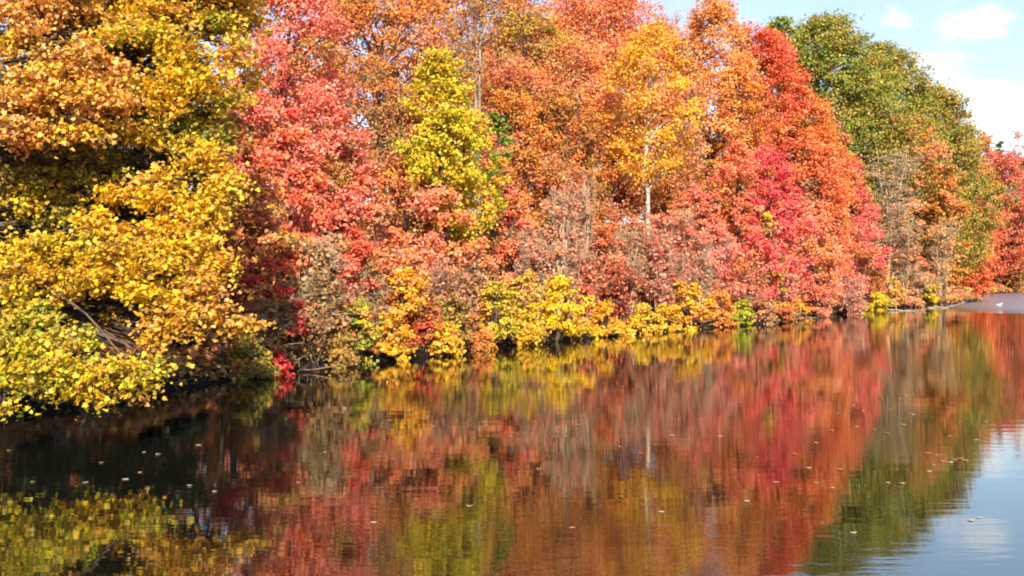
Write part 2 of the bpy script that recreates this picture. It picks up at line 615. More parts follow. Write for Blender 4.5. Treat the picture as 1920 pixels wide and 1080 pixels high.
def add_tree(name, loc, H, R, label, cat, group, pal, profile='oval', cb=.25, cover=1.0, leaf=.17, bark=None, seed=None,
             nb=None, boughs=None, shape='diamond', trunk_r=None, lean=(0, 0), accents=None, stems=1, twig=1.0, gap=0.0, trunk_top=.86, stray=0.0):
    SEED[0] += 1
    rng = np.random.default_rng(SEED[0] if seed is None else seed)
    root = empty(name, loc)
    tag(root, label, cat, group)
    bark = bark or BARK
    tr = trunk_r or (.013 * H + .02)
    cbz = H * cb
    ch = H - cbz
    # bough centres
    if nb is None:
        nb = int(np.clip(14 + ch * R * .9, 16, 90))
    t = rng.uniform(0.02, .97, nb)
    th = np.arange(nb) * 2.39996 + rng.uniform(-.5, .5, nb)
    ph1, ph2 = rng.uniform(0, 6, 2)
    pr = PROF[profile](t)
    lump = 1 + .10 * np.sin(th * 2 + ph1) + .10 * np.sin(th * 3 + t * 9 + ph2)
    br = np.minimum(R * .36, ch * .16) * rng.uniform(.75, 1.25, nb)
    rr = np.clip(R * pr * lump - br * .7, 0, None) * rng.uniform(.55, 1.0, nb) ** .6
    C = np.stack([rr * np.cos(th) + lean[0] * t, rr * np.sin(th) + lean[1] * t, cbz + t * ch * .96], 1)
    C[:, 2] = np.minimum(C[:, 2], H - br * .55)
    radii = np.stack([br, br, br * .62], 1)
    # keep boughs within the outline near the tip
    radii[:, :2] *= np.clip(pr * 1.25 + .15, .25, 1)[:, None]
    if gap:
        keep = rng.uniform(size=nb) > gap
        C, radii = C[keep], radii[keep]
    pal_ids = np.zeros(len(C), int)
    palettes = [pal]
    if stray:
        accents = (accents or []) + [(['olivebrown', 'brown', 'mauve'], stray * .6), (['amber', 'salmon', 'rust'], stray * .6), (['olive', 'rustred'], stray * .4)]
    if accents:
        for (ap, frac) in accents:
            palettes.append(ap)
            pal_ids[rng.uniform(size=len(C)) < frac] = len(palettes) - 1
    # leaves: sprays on the boughs, and smaller sprays that fill the crown between them
    surf = 2 * np.pi * R * ch * .72
    total = cover * DENS * surf / (.5 * leaf * leaf)
    csize = float(np.clip(R * .085, .10, .42))
    nlf = 26
    ncl = int(np.clip(total * .42 / nb / nlf, 3, 90))
    core = np.array([lean[0] * .5, lean[1] * .5, cbz + ch * .4])
    v, f, col, CC, own = clump_cloud(rng, C, radii, pal_ids, palettes, ncl, nlf, csize, leaf, shape, core)
    nf = int(total * .58 / nlf / 4 * (1 - gap))
    if nf:
        t2 = rng.uniform(0, 1, nf) ** .92; th2 = rng.uniform(0, 2 * np.pi, nf)
        pr2 = PROF[profile](t2) * (1 + .10 * np.sin(th2 * 2 + ph1) + .10 * np.sin(th2 * 3 + t2 * 9 + ph2))
        rr2 = R * pr2 * rng.uniform(.2, 1.0, nf) ** .5 * np.where(rng.uniform(size=nf) < .16, rng.uniform(1.0, 1.22, nf), .95)
        C2 = np.stack([rr2 * np.cos(th2) + lean[0] * t2, rr2 * np.sin(th2) + lean[1] * t2, cbz + t2 * ch * .98], 1)
        near = np.argmin(((C2[:, None] - C[None]) ** 2).sum(-1), 1)
        sp = np.clip(R * .16, .15, .6)
        v2, f2, c2, _, _ = clump_cloud(rng, C2, np.full((nf, 3), sp), pal_ids[near], palettes, 4, nlf, csize, leaf, shape, core)
        f = np.concatenate([f, f2 + len(v)]); v = np.concatenate([v, v2]); col = np.concatenate([col, c2])
    # nothing hangs under the ground
    crown = link_mesh('crown' if name not in ('shrub', 'low_shrub') else 'foliage', v, f, LEAF, root, col)
    # wood
    V, Fq, base = [], [], 0
    for s in range(stems):
        n = 9
        tt = np.linspace(0, 1, n)
        off = np.array([0, 0, 0.]) if stems == 1 else np.array([rng.normal() * R * .3, rng.normal() * R * .3, 0])
        wig = np.cumsum(rng.normal(size=(n, 2)) * .012 * H, 0) * tt[:, None]
        pts = np.stack([off[0] * tt + lean[0] * tt + wig[:, 0], off[1] * tt + lean[1] * tt + wig[:, 1], -.35 + tt * (H * trunk_top + .35)], 1)
        rad = tr / math.sqrt(stems) * (1 - tt) ** .75 + .012
        rad[0] *= 1.35
        a, b = tube(pts, rad, 8, base); V.append(a); Fq.append(b); base += len(a)
        if s == 0:
            T0 = pts
    for i in range(len(C)):
        c = C[i]
        hz = np.clip(c[2] - .55 * np.hypot(c[0], c[1]) - .05 * H, H * min(cb, .5) * .7, H * trunk_top * .98)
        k = np.interp(hz, T0[:, 2], np.arange(len(T0)))
        p0 = np.array([np.interp(k, np.arange(len(T0)), T0[:, q]) for q in range(3)])
        mid = np.array([(p0[0] + c[0]) * .5, (p0[1] + c[1]) * .5, (p0[2] * .35 + c[2] * .65) + rng.normal() * .05 * H * .3])
        pts = bez(p0, mid, c, 6)
        r0 = max(.014, tr * .42 * (1 - hz / H) ** .6)
        a, b = tube(pts, np.linspace(r0, .010, 6), 5, base); V.append(a); Fq.append(b); base += len(a)
        ci = CC[own == i]
        ci = ci[:max(1, int(len(ci) * twig))]
        st = pts[rng.integers(3, 6, len(ci))]
        a, b = sticks(st, ci, .010 + .002 * H / 10, .004, base); V.append(a); Fq.append(b); base += len(a)
    link_mesh('trunk' if stems == 1 else 'stems', np.concatenate(V), np.concatenate(Fq), bark, root, smooth=True)
    return root


def add_brush(name, loc, H, R, label, cat, group, mat, nst=5, ntw=1400, pal=None, nleaf=0, leaf=.12, spread=1.0, trunk_r=.03, seed=None, upright=.75,
              mainrad=None, horiz=.5, twr=.009):
    """a leafless or nearly leafless plant: a few stems, forks, and very many thin twigs"""
    SEED[0] += 1
    rng = np.random.default_rng(SEED[0] if seed is None else seed)
    root = empty(name, loc)
    tag(root, label, cat, group)
    V, Fq, base = [], [], 0
    tips = []
    V2, F2, b2 = [], [], 0
    for s in range(nst):
        az = rng.uniform(0, 2 * np.pi); rr = R * spread * rng.uniform(.15, .75)
        topz = H * rng.uniform(.72, 1.0)
        p0 = np.array([rng.normal() * R * .12, rng.normal() * R * .12, -.25])
        p2 = np.array([np.cos(az) * rr, np.sin(az) * rr, topz])
        mid = np.array([p2[0] * .35, p2[1] * .35, topz * .55])
        pts = bez(p0, mid, p2, 9) + np.cumsum(rng.normal(size=(9, 3)) * .008 * H, 0)
        pts[0] = p0
        a, b = tube(pts, np.linspace(trunk_r, .009, 9), 6, base); V.append(a); Fq.append(b); base += len(a)
        # branches
        nbn = int(10 + 6 * rng.uniform())
        for q in range(nbn):
            k = rng.uniform(1.8, 7.8)
            i0 = int(k); p = pts[i0] * (1 - k + i0) + pts[i0 + 1] * (k - i0)
            d = unit(np.array([rng.normal(), rng.normal(), upright * rng.uniform(.2, 1.5)]))
            L_ = R * rng.uniform(.35, .95) * (1.15 - .45 * k / 8)
            e = p + d * L_
            e[2] = min(e[2], H)
            bp = bez(p, (p + e) / 2 + rng.normal(size=3) * .08 * L_, e, 4)
            a, b = tube(bp, np.linspace(trunk_r * .38, .006, 4), 4, base); V.append(a); Fq.append(b); base += len(a)
            tips.append(bp)
    tips = np.array(tips)
    # twigs in two orders
    i = rng.integers(0, len(tips), ntw // 3); k = rng.uniform(0, 2.98, len(i)); ki = k.astype(int); fr = (k - ki)[:, None]
    A = tips[i, ki] * (1 - fr) + tips[i, ki + 1] * fr
    d = unit(rng.normal(size=A.shape) * np.array([1, 1, horiz]) + np.array([0, 0, upright * .5]))
    Bp = A + d * (R * rng.uniform(.14, .42, len(A)))[:, None]
    Bp[:, 2] = np.clip(Bp[:, 2], .05, H * 1.03)
    a, b = sticks(A, Bp, twr * 1.2, twr * .6, 0); V2.append(a); F2.append(b); b2 += len(a)
    j = rng.integers(0, len(A), ntw - len(A)); u = rng.uniform(.2, 1, len(j))[:, None]
    A2 = A[j] * (1 - u) + Bp[j] * u
    d = unit(rng.normal(size=A2.shape) * np.array([1, 1, horiz]) + np.array([0, 0, upright * .3]))
    B2 = A2 + d * (R * rng.uniform(.07, .24, len(A2)))[:, None]
    B2[:, 2] = np.clip(B2[:, 2], .05, H * 1.05)
    a, b = sticks(A2, B2, twr * .8, twr * .4, b2); V2.append(a); F2.append(b)
    link_mesh('stems' if nst > 1 else 'trunk', np.concatenate(V), np.concatenate(Fq), mat, root, smooth=True)
    link_mesh('twigs', np.concatenate(V2), np.concatenate(F2), mat, root)
    if pal and nleaf:
        # leaves cling in sprays round some twigs
        ns = max(1, nleaf // 9)
        q = rng.integers(0, len(B2), ns)
        lo = np.repeat(q, 9)
        P = B2[lo] + rng.normal(size=(len(lo), 3)) * .16
        P[:, 2] = np.maximum(P[:, 2], .05)
        col = palette_pick(rng, pal, len(P)) * np.exp(rng.normal(size=(len(P), 1)) * .12)
        v, f = leaves(rng, P, leaf * rng.uniform(.6, 1.2, len(P)), unit(P - np.array([0, 0, H * .4])), 'diamond')
        link_mesh('leaves', v, f, LEAF, root, np.clip(col * .92, 0, .92))
    return root


# a plant given by where it stands along the shore (px), how far back (dD), and how tall it shows
def site(px, dD, top):
    D = shoreD(px) + dD
    X = (px - 960) / F * D
    z0 = float(terrain(X, D))
    H = PW(px, top, D)[2] - z0
    return D, np.array([X, D, z0 - .05]), max(H, .5)


def T(name, px, dD, top, hw, label, pal, cat='tree', group=None, **kw):
    D, loc, H = site(px, dD, top)
    kw.setdefault('leaf', .088 + .0008 * D)
    if cat == 'tree' and hw < 130 and 'shadegreen' not in pal:
        hw = hw * (1.28 if kw.get('profile') not in ('spire', 'column') else 1.12)
        kw.setdefault('stray', 0.0 if group == 'green oaks on the skyline' else .13)
    return add_tree(name, loc, H, hw / F * D, label, cat, group, pal, **kw)


def Bsh(name, px, dD, top, hw, label, mat, cat='shrub', group=None, **kw):
    D, loc, H = site(px, dD, top)
    kw.setdefault('leaf', .115 + .0009 * D)
    kw.setdefault('twr', .0075 + .00007 * D)
    return add_brush(name, loc, H, hw / F * D, label, cat, group, mat, **kw)


# ------------------------------------------------------------------ the overhanging maples at the near left bank
def hero_maple(loc, H, tr, limbs, boughs, label, group, leaf=.073, cover=3.4, seed=1, depth=1.0, flare=1.5):
    """a big maple whose boughs reach over the water. boughs: (px, py, D, rx px, ry px, palettes)"""
    rng = np.random.default_rng(seed)
    loc = np.array(loc, float)
    root = empty('maple_tree', loc)
    tag(root, label, 'tree', group)
    C = np.array([PW(b[0], b[1], b[2]) for b in boughs]) - loc
    sc = np.array([b[2] / F for b in boughs])
    rx = np.array([b[3] for b in boughs]) * sc * .88; rz = np.array([b[4] for b in boughs]) * sc * .84
    radii = np.stack([rx, np.minimum(rx, 1.3) * .8 * depth, rz], 1)
    Vl, Fl, Cl = [], [], []
    bl = 0
    V, Fq, base = [], [], 0
    n = 10
    tt = np.linspace(0, 1, n)
    pts = np.stack([.35 * np.sin(tt * 3), .25 * np.sin(tt * 4 + 1), -.4 + tt * (H * .9 + .4)], 1)
    rad = tr * (1 - tt) ** .7 + .03; rad[0] *= flare; rad[1] *= 1.1
    a, b = tube(pts, rad, 14, base); V.append(a); Fq.append(b); base += len(a)
    for i in range(len(C)):
        c = C[i]
        hz = float(np.clip(c[2] - .30 * math.hypot(c[0], c[1]) + .6, 1.1, H * .85))
        k = np.interp(hz, pts[:, 2], np.arange(n))
        p0 = np.array([np.interp(k, np.arange(n), pts[:, q]) for q in range(3)])
        mid = np.array([(p0[0] + c[0]) * .5, (p0[1] + c[1]) * .5, max(p0[2], c[2]) * .55 + .45 * (p0[2] + c[2]) / 2 + .3]) + rng.normal(size=3) * .18
        bp = bez(p0, mid, c, 9); bp[1:-1] += rng.normal(size=(7, 3)) * .045
        a, b = tube(bp, np.linspace(max(.045, tr * .34 * (1 - hz / H * .6)), .013, 9), 6, base); V.append(a); Fq.append(b); base += len(a)
        nleaf = int(cover * np.pi * rx[i] * rz[i] / (.42 * leaf * leaf))
        ncl = max(6, nleaf // 24)
        v, f, col, CC, own = clump_cloud(rng, C[i:i + 1], radii[i:i + 1], [0], [boughs[i][5]], ncl, max(5, nleaf // ncl), .12, leaf, 'maple',
                                         c - np.array([-.5, .8, .6]), flat=.55, shell=.5)
        Vl.append(v); Fl.append(f + bl); Cl.append(col); bl += len(v)
        st = bp[rng.integers(5, 9, len(CC))]
        k2 = rng.uniform(.3, .7, len(CC))[:, None]
        mm = st * (1 - k2) + CC * k2 + rng.normal(size=CC.shape) * .06
        a, b = sticks(st, mm, .013, .008, base); V.append(a); Fq.append(b); base += len(a)
        a, b = sticks(mm, CC, .008, .004, base); V.append(a); Fq.append(b); base += len(a)
    for lm in limbs:      # bare limbs that show between the boughs: (px, py, D, radius) runs
        P = np.array([PW(q[0], q[1], q[2]) for q in lm]) - loc
        R_ = [q[3] for q in lm]
        k = np.linspace(0, len(P) - 1, 10)
        P2 = np.stack([np.interp(k, np.arange(len(P)), P[:, q]) for q in range(3)], 1) + rng.normal(size=(10, 3)) * .02
        a, b = tube(P2, np.interp(k, np.arange(len(P)), R_), 8, base); V.append(a); Fq.append(b); base += len(a)
    v = np.concatenate(Vl)
    v[:, 2] = np.maximum(v[:, 2], .12 - loc[2])
    link_mesh('crown', v, np.concatenate(Fl), LEAF, root, np.concatenate(Cl))
    link_mesh('trunk', np.concatenate(V), np.concatenate(Fq), BARK, root, smooth=True)
    return root


Y_, YG, G_ = ['yellow', 'bright', 'yellow', 'peachyellow', 'olive'], ['limeyellow', 'lime', 'yellow', 'olive'], ['lime', 'green', 'limeyellow', 'olive']
P_, PY, O_, YO = ['peach', 'peachyellow', 'peach', 'gold', 'olive'], ['peachyellow', 'yellow', 'peach', 'lime'], ['amber', 'peach', 'redorange', 'peachyellow'], ['gold', 'yellow', 'peach', 'olive']
OL = ['olive', 'green']
GH = 'big maples leaning over the near bank'
low = [
    # low lime boughs
    (30, 655, 17.0, 95, 45, G_), (120, 640, 17.2, 80, 34, G_), (110, 690, 16.7, 105, 42, YG), (205, 700, 16.8, 85, 34, YG), (262, 712, 17.0, 46, 32, YG),
    (150, 735, 16.6, 60, 22, YG), (30, 700, 16.6, 60, 34, G_), (190, 752, 16.5, 22, 22, YG), (8, 772, 16.0, 26, 22, YG), (60, 600, 17.6, 70, 40, G_),
    (285, 690, 17.2, 30, 24, YG), (20, 560, 17.8, 60, 40, YG), (100, 720, 16.5, 50, 24, G_), (245, 742, 16.8, 22, 14, YO),
    # middle yellow boughs
    (60, 505, 18.0, 72, 50, Y_), (115, 470, 18.2, 90, 40, YG), (170, 525, 17.9, 88, 38, Y_), (215, 470, 18.3, 100, 42, Y_), (300, 500, 18.3, 90, 40, Y_),
    (350, 465, 18.6, 80, 45, Y_), (290, 550, 18.0, 80, 34, ['yellow', 'limeyellow']), (370, 545, 18.2, 66, 42, YO), (330, 590, 18.0, 74, 34, YO), (400, 585, 18.2, 50, 30, YO),
    (300, 625, 17.8, 52, 32, YO), (360, 620, 18.0, 50, 24, YO), (450, 603, 18.3, 50, 15, YO), (425, 615, 18.3, 40, 15, YO), (285, 655, 17.6, 26, 22, YO),
    (20, 480, 18.4, 44, 50, YG), (400, 500, 18.6, 50, 34, Y_), (115, 560, 18.0, 40, 22, Y_), (215, 600, 18.6, 18, 20, Y_),
    (260, 430, 18.8, 90, 30, ['yellow', 'gold']), (360, 420, 19.0, 75, 32, Y_), (180, 420, 18.7, 60, 30, Y_),
    (480, 612, 18.4, 18, 10, YO),
]
upy = [
    (285, 60, 20.0, 85, 30, YG), (335, 95, 19.8, 70, 34, Y_), (375, 150, 19.6, 85, 38, ['limeyellow', 'yellow']), (300, 165, 19.5, 70, 34, Y_), (420, 190, 19.8, 56, 34, YG),
    (310, 200, 19.4, 44, 24, Y_), (410, 45, 20.6, 32, 34, G_), (445, 95, 20.6, 42, 46, PY), (225, 150, 19.8, 36, 30, Y_), (430, 250, 20.2, 40, 26, OL),
    (380, 225, 20.2, 46, 26, G_), (260, 250, 19.6, 80, 26, YG), (355, 270, 19.6, 62, 26, YG), (395, 300, 19.3, 62, 36, Y_), (300, 335, 19.3, 80, 26, PY),
    (420, 350, 19.2, 54, 38, Y_), (250, 370, 19.1, 80, 28, ['yellow', 'gold']), (330, 380, 19.0, 80, 30, Y_), (180, 345, 19.6, 46, 20, OL), (395, 395, 19.0, 52, 26, Y_),
    (455, 30, 21.5, 40, 40, PY), (330, 20, 20.8, 60, 26, PY), (470, 150, 21.4, 20, 40, PY), (240, 205, 20.8, 34, 20, OL),
]
pch = [
    (60, 300, 19.8, 60, 22, OL), (120, 330, 19.9, 50, 20, YG), (195, 300, 20.2, 44, 16, OL), (90, 365, 19.5, 50, 20, YG), (140, 390, 19.6, 40, 18, OL),
    (70, 130, 18.3, 60, 20, PY), (150, 170, 18.3, 60, 20, PY), (35, 180, 18.2, 40, 22, ['yellow', 'peachyellow']), (215, 60, 19.2, 44, 28, PY), (180, 75, 19.0, 50, 24, PY),
    (30, 25, 18.8, 60, 34, O_), (100, 20, 19.0, 50, 28, P_), (60, 60, 18.7, 50, 28, P_), (15, 90, 18.6, 30, 34, PY), (130, 110, 18.6, 90, 34, P_), (200, 130, 18.8, 60, 32, P_),
    (50, 150, 18.5, 70, 30, PY), (90, 190, 18.3, 100, 36, P_), (180, 195, 18.5, 84, 34, P_), (20, 205, 18.2, 50, 40, P_), (60, 245, 18.1, 80, 30, P_), (150, 250, 18.4, 70, 22, PY),
    (225, 185, 18.8, 40, 26, P_), (25, 265, 18.2, 50, 22, ['orange', 'peach']), (170, 15, 20.0, 50, 22, P_), (200, 235, 18.9, 60, 22, PY), (110, 160, 18.4, 60, 20, O_),
    (20, 345, 19.2, 46, 34, OL), (40, 385, 19.1, 50, 26, YG), (150, 285, 19.5, 54, 18, OL), (100, 415, 19.4, 40, 20, OL), (10, 310, 19.6, 26, 24, OL),
]
rb = np.random.default_rng(77)


def filler(n, x0, x1, y0, y1, d0, d1, pals, rx=(50, 95), ry=(26, 46)):
    return [(rb.uniform(x0, x1), rb.uniform(y0, y1), rb.uniform(d0, d1), rb.uniform(*rx), rb.uniform(*ry), pals[rb.integers(0, len(pals))]) for _ in range(n)]


low += filler(14, -420, 200, 250, 520, 23, 27, [OL, OL, YG])  # rear boughs mostly in darker olive, so the gaps look shaded
low += filler(26, -560, -60, 60, 690, 15.5, 20, [Y_, YG, YO])
upy += filler(18, -150, 380, -320, 260, 24.0, 28, [OL, OL, PY])  # olive back boughs here too, shade of the gaps put into the colour
upy += filler(26, 60, 450, -330, -5, 19.5, 23, [PY, Y_, YG])
upy += filler(16, 60, 330, -90, 80, 20.5, 23.5, [PY, Y_, P_])
upy += filler(10, 220, 460, -60, 60, 20.5, 22.5, [PY, Y_])
pch += filler(16, -520, 60, -420, 200, 20.5, 24, [P_, OL, PY])
pch += filler(22, -200, 200, -300, 0, 18.0, 21, [P_, PY])
z = float(terrain(-11.3, 21.5))
hero_maple((-11.3, 21.5, z), 12.5, .34, [[(-120, 430, 20, .10), (40, 500, 18.5, .04), (160, 590, 17.4, .018), (250, 690, 17.1, .01)],
                                          [(-60, 420, 21, .10), (120, 560, 19.5, .03), (230, 640, 18, .012)]],
           low, 'spreading yellow maple whose lowest lime green boughs dip almost to the dark water', GH, seed=11)
z = float(terrain(-10.9, 25.5))
hero_maple((-10.9, 25.5, z), 15, .36, [[(60, 170, 23, .15), (205, 270, 21.2, .12), (245, 292, 20.9, .11), (300, 322, 20.6, .09), (345, 345, 20, .04)],
                                        [(150, 300, 22, .08), (250, 210, 21, .05), (330, 170, 20.4, .03)]],
           upy, 'yellow and lime maple with a thick dark limb showing through its upper crown', GH, seed=12)
z = float(terrain(-12.6, 18.8))
hero_maple((-12.6, 18.8, z), 14, .32, [[(-200, 240, 19, .08), (20, 200, 19, .05), (120, 215, 18.7, .02)], [(-100, 350, 19.6, .08), (100, 200, 18.8, .03), (130, 210, 18.4, .015)]],
           pch, 'peach and orange maple leaning in above the yellow boughs', GH, seed=13)

# ------------------------------------------------------------------ trees of the far bank, back row first
GB = 'tall trees on the wooded slope'
GM = 'mid-height trees between the slope and the shore'
GS = 'shrubs along the water edge'
GT = 'bare saplings and brush in front of the tall trees'
GF = 'trees round the far bay'
T('maple_tree', 535, 13, -110, 92, 'tall pinkish red maple beside the yellow crown', [*['pinkred', 'coral', 'pinkred']], group=GB, cb=.30, profile='oval', cover=1.3)
T('oak_tree', 720, 22, -100, 160, 'broad rust brown oak between the tall red maple and the pale branches', ['rust', 'amber', 'rust'], group=GB, cb=.42, profile='dome', cover=1.25, accents=[(['olive'], .12)], gap=.06)
T('oak_tree', 655, 16, 95, 105, 'rust coloured oak with deep shadow gaps behind the pink maple', ['rust', 'rustred', 'brown'], group=GB, cb=.2, cover=.75, gap=.32, accents=[(['olivebrown'], .2)])
T('oak_tree', 795, 20, 110, 70, 'dull red brown oak peeping out behind the lime tree', ['rustred', 'maroon', 'rust'], group=GB, cb=.15, cover=.75, gap=.3)
Bsh('bare_tree', 885, 13, -60, 80, 'half bare grey tree with pale forking branches near the top edge', BARK_GREY, cat='tree', group=GB, nst=4, ntw=1500, pal=['olive', 'rust'], nleaf=2210, trunk_r=.13, upright=1.2)
T('oak_tree', 985, 24, 8, 78, 'olive green oak top among the rust crowns', ['olive', 'lime', 'olive', 'rust'], group=GB, cb=.5, cover=1.1)
T('oak_tree', 930, 30, -60, 90, 'brown oak behind the pale branches', ['rust', 'rustred', 'olivebrown'], group=GB, cb=.35, cover=1.2)
T('oak_tree', 945, 17, 95, 82, 'pinkish rust oak just beyond the lime tree', ['rustred', 'rust', 'salmon'], group=GB, cb=.25, cover=1.05, accents=[(['amber'], .25)])
T('maple_tree', 1125, 22, -60, 112, 'big salmon orange maple sloping down to the first gap of sky', ['coral', 'redorange', 'rust', 'orange'], group=GB, cb=.35, cover=1.3, profile='dome')
T('maple_tree', 1085, 17, 62, 78, 'peach orange maple in front of the salmon crown', ['orange', 'peach', 'coral', 'orange'], group=GB, cb=.35, cover=1.2)
T('oak_tree', 1055, 13, 168, 72, 'olive brown oak below the peach maple', ['olivebrown', 'olive', 'rust', 'brown'], group=GM, cb=.2, cover=1.0)
T('birch_tree', 1212, 6.5, 52, 74, 'golden yellow birch with a slender pale trunk', ['gold', 'yellow', 'gold', 'amber'], group=GB, cb=.44, cover=1.15, bark=BIRCH, trunk_r=.14, lean=(.3, 0), gap=.16, trunk_top=.8, stray=0.0)
T('oak_tree', 1105, 12, 190, 46, 'small orange tree on the left of the pale birch trunk', ['amber', 'orange', 'rust'], group=GM, cb=.25, cover=1.0)
Bsh('bare_tree', 1262, 27, -50, 66, 'purplish nearly leafless tree standing against the sky', TWIG_PINK, cat='tree', group=GB, nst=5, ntw=3600, pal=['mauve', 'pinkred'], nleaf=2550, trunk_r=.10, upright=1.6)
Bsh('bare_tree', 1290, 15, 175, 62, 'mauve brown twiggy tree right of the golden birch', TWIG_MAUVE, cat='tree', group=GB, nst=5, ntw=3200, pal=['rustred', 'mauve', 'rust'], nleaf=4420, trunk_r=.08, upright=1.3)
T('maple_tree', 1340, 18, -20, 66, 'slim peach coloured maple that tops the skyline', ['peach', 'orange', 'peach'], group=GB, cb=.3, cover=1.4, profile='dome', stray=.03)
T('maple_tree', 1392, 14, 100, 48, 'golden orange maple under the red skyline tree', ['amber', 'gold', 'orange'], group=GB, cb=.2, cover=1.1)
T('maple_tree', 1402, 22, 38, 52, 'muted salmon tree tucked behind the golden orange maple', ['coral', 'rust', 'orange'], group=GB, cb=.2, cover=1.1)
T('maple_tree', 1450, 16, 38, 52, 'vivid red orange maple with a pointed top against the green oak', ['redorange', 'coral', 'redorange', 'red'], group=GB, cb=.12, cover=1.4, profile='oval', stray=.02)
T('maple_tree', 1492, 14, 112, 42, 'burnt orange maple at the right shoulder of the red pointed one', ['redorange', 'orange'], group=GB, cb=.1, cover=1.25)
T('maple_tree', 1535, 8, 182, 50, 'orange maple in front of the shaded side of the green oak', ['orange', 'redorange', 'amber'], group=GB, cb=.15, cover=1.2)
# green oaks on the skyline
T('oak_tree', 1548, 36, 26, 112, 'great green oak with sky showing through its rounded top', ['oakgreen', 'oakgreen', 'olive'], group='green oaks on the skyline', cb=.15, cover=2.4, profile='dome', gap=.05, leaf=.24, nb=110)
T('oak_tree', 1655, 30, 80, 98, 'green oak stepping down the right shoulder of the skyline', ['oakgreen', 'olive', 'oakgreen'], group='green oaks on the skyline', cb=.1, cover=2.3, profile='dome', leaf=.24, nb=90)
T('oak_tree', 1748, 26, 158, 84, 'olive green oak at the foot of the skyline slope', ['oakgreen', 'olive', 'olive'], group='green oaks on the skyline', cb=.1, cover=2.3, profile='dome', leaf=.24, nb=90)
T('oak_tree', 1462, 42, 34, 55, 'small dark green oak top behind the red pointed maple', ['oakgreen', 'green'], group='green oaks on the skyline', cb=.4, cover=1.0, profile='dome', leaf=.3)
T('oak_tree', 1690, 16, 215, 80, 'olive and russet tree under the green oaks', ['olive', 'olivebrown', 'rust', 'oakgreen'], group=GB, cb=.1, cover=1.2, leaf=.25)
T('oak_tree', 1790, 22, 248, 62, 'olive tree with yellowing leaves next to the far red maples', ['olive', 'oakgreen', 'gold'], group=GB, cb=.1, cover=1.2, leaf=.26)
Bsh('bare_tree', 1668, 7, 262, 68, 'leafless grey tree with pale crooked branches below the green oaks', TWIG_TAN, cat='tree', group=GT, nst=5, ntw=3000, trunk_r=.17, upright=.35, horiz=.3, pal=['olivebrown'], nleaf=120)
Bsh('bare_tree', 1700, 2.5, 385, 42, 'tan leafless thicket tree at the water below the grey tree', TWIG_TAN, cat='tree', group=GT, nst=6, ntw=1800, trunk_r=.05, upright=1.0, pal=['orange', 'tan'], nleaf=1190)
Bsh('bare_tree', 1762, 3, 400, 40, 'pale tan leafless thicket at the point before the far bay', TWIG_TAN, cat='tree', group=GT, nst=6, ntw=1800, trunk_r=.05, upright=1.1, pal=['tan', 'peach'], nleaf=1020)
Bsh('bare_tree', 1640, 3, 400, 34, 'tan brush beside the right flank of the pink maples', TWIG_TAN, cat='tree', group=GT, nst=5, ntw=1800, trunk_r=.05, upright=.9, pal=['olivebrown', 'tan'], nleaf=850)
# far bay
T('maple_tree', 1846, 25, 246, 30, 'narrow orange tree peeking over the end of the green oaks', ['orange', 'rust'], group=GF, cb=.1, cover=1.1, profile='oval', leaf=.3)
T('conifer_tree', 1874, 30, 250, 16, 'small dark conifer tip above the far red trees', ['conifer'], group=GF, cb=.1, cover=1.2, profile='spire', leaf=.34)
Bsh('bare_tree', 1908, 12, 222, 30, 'pinkish leafless treetop against the cloud at the far right', TWIG_PINK, cat='tree', group=GF, nst=5, ntw=2400, trunk_r=.12, pal=['mauve'], nleaf=2550, upright=1.5, leaf=.3)
T('maple_tree', 1872, 9, 282, 60, 'deep red maple behind the far bay', ['rustred', 'red', 'maroon', 'coral'], group=GF, cb=.1, cover=1.2, leaf=.3)
T('maple_tree', 1930, 6, 285, 60, 'dusky crimson tree cut by the right edge', ['rustred', 'maroon', 'red', 'mauve'], group=GF, cb=.1, cover=1.2, leaf=.34)
T('maple_tree', 1812, 32, 318, 45, 'pink red maple right of the olive tree', ['rustred', 'coral', 'red'], group=GF, cb=.1, cover=1.2, leaf=.28)
T('maple_tree', 1822, 2, 375, 44, 'orange and scarlet maple at the mouth of the far bay', ['redorange', 'orange', 'red'], group=GF, cb=.05, cover=1.3, leaf=.30)
T('oak_tree', 1893, 2, 368, 44, 'brown olive oak over the far shoreline', ['olivebrown', 'rust', 'olive'], group=GF, cb=.05, cover=1.3, leaf=.34)
T('oak_tree', 1985, 4, 330, 60, 'brown oak just past the right edge of the picture', ['rust', 'olivebrown'], group=GF, cb=.05, cover=1.1, leaf=.36)
T('oak_tree', 2080, 5, 300, 70, 'russet oak well past the right edge of the picture', ['rustred', 'rust'], group=GF, cb=.05, cover=1.1, leaf=.36)
T('maple_tree', 1770, 6, 300, 34, 'gold and orange maple behind the pale tan thicket', ['amber', 'olive', 'orange'], group=GF, cb=.1, cover=1.1, leaf=.25)

# middle height
T('maple_tree', 600, 6.5, 150, 74, 'bright pinkish red maple with feathery pale tips in front of the rust oak', ['pinkred', 'salmon', 'pinkred', 'coral'], group=GM, cb=.16, cover=1.35, profile='oval')
T('maple_tree', 655, 5.5, 235, 50, 'rose red maple at the right flank of the feathery pink one', ['pinkred', 'salmon', 'coral'], group=GM, cb=.15, cover=1.25)
T('maple_tree', 545, 3, 205, 56, 'scarlet maple with orange sprays half hidden by the yellow boughs', ['red', 'pinkred', 'orange', 'coral'], group=GM, cb=.2, cover=1.2)
T('maple_tree', 500, 2.5, 330, 62, 'salmon and peach maple bough mass right of the yellow crown', ['peach', 'pinkred', 'salmon', 'peach'], group=GM, cb=.3, cover=1.15)
T('maple_tree', 440, 3.5, 190, 46, 'maple coloured maroon for the shade beside the yellow crown', ['maroon', 'red', 'rust', 'olive'], group=GM, cb=.1, cover=1.15)  # the maroon leaf colour carries the shade beside the yellow crown
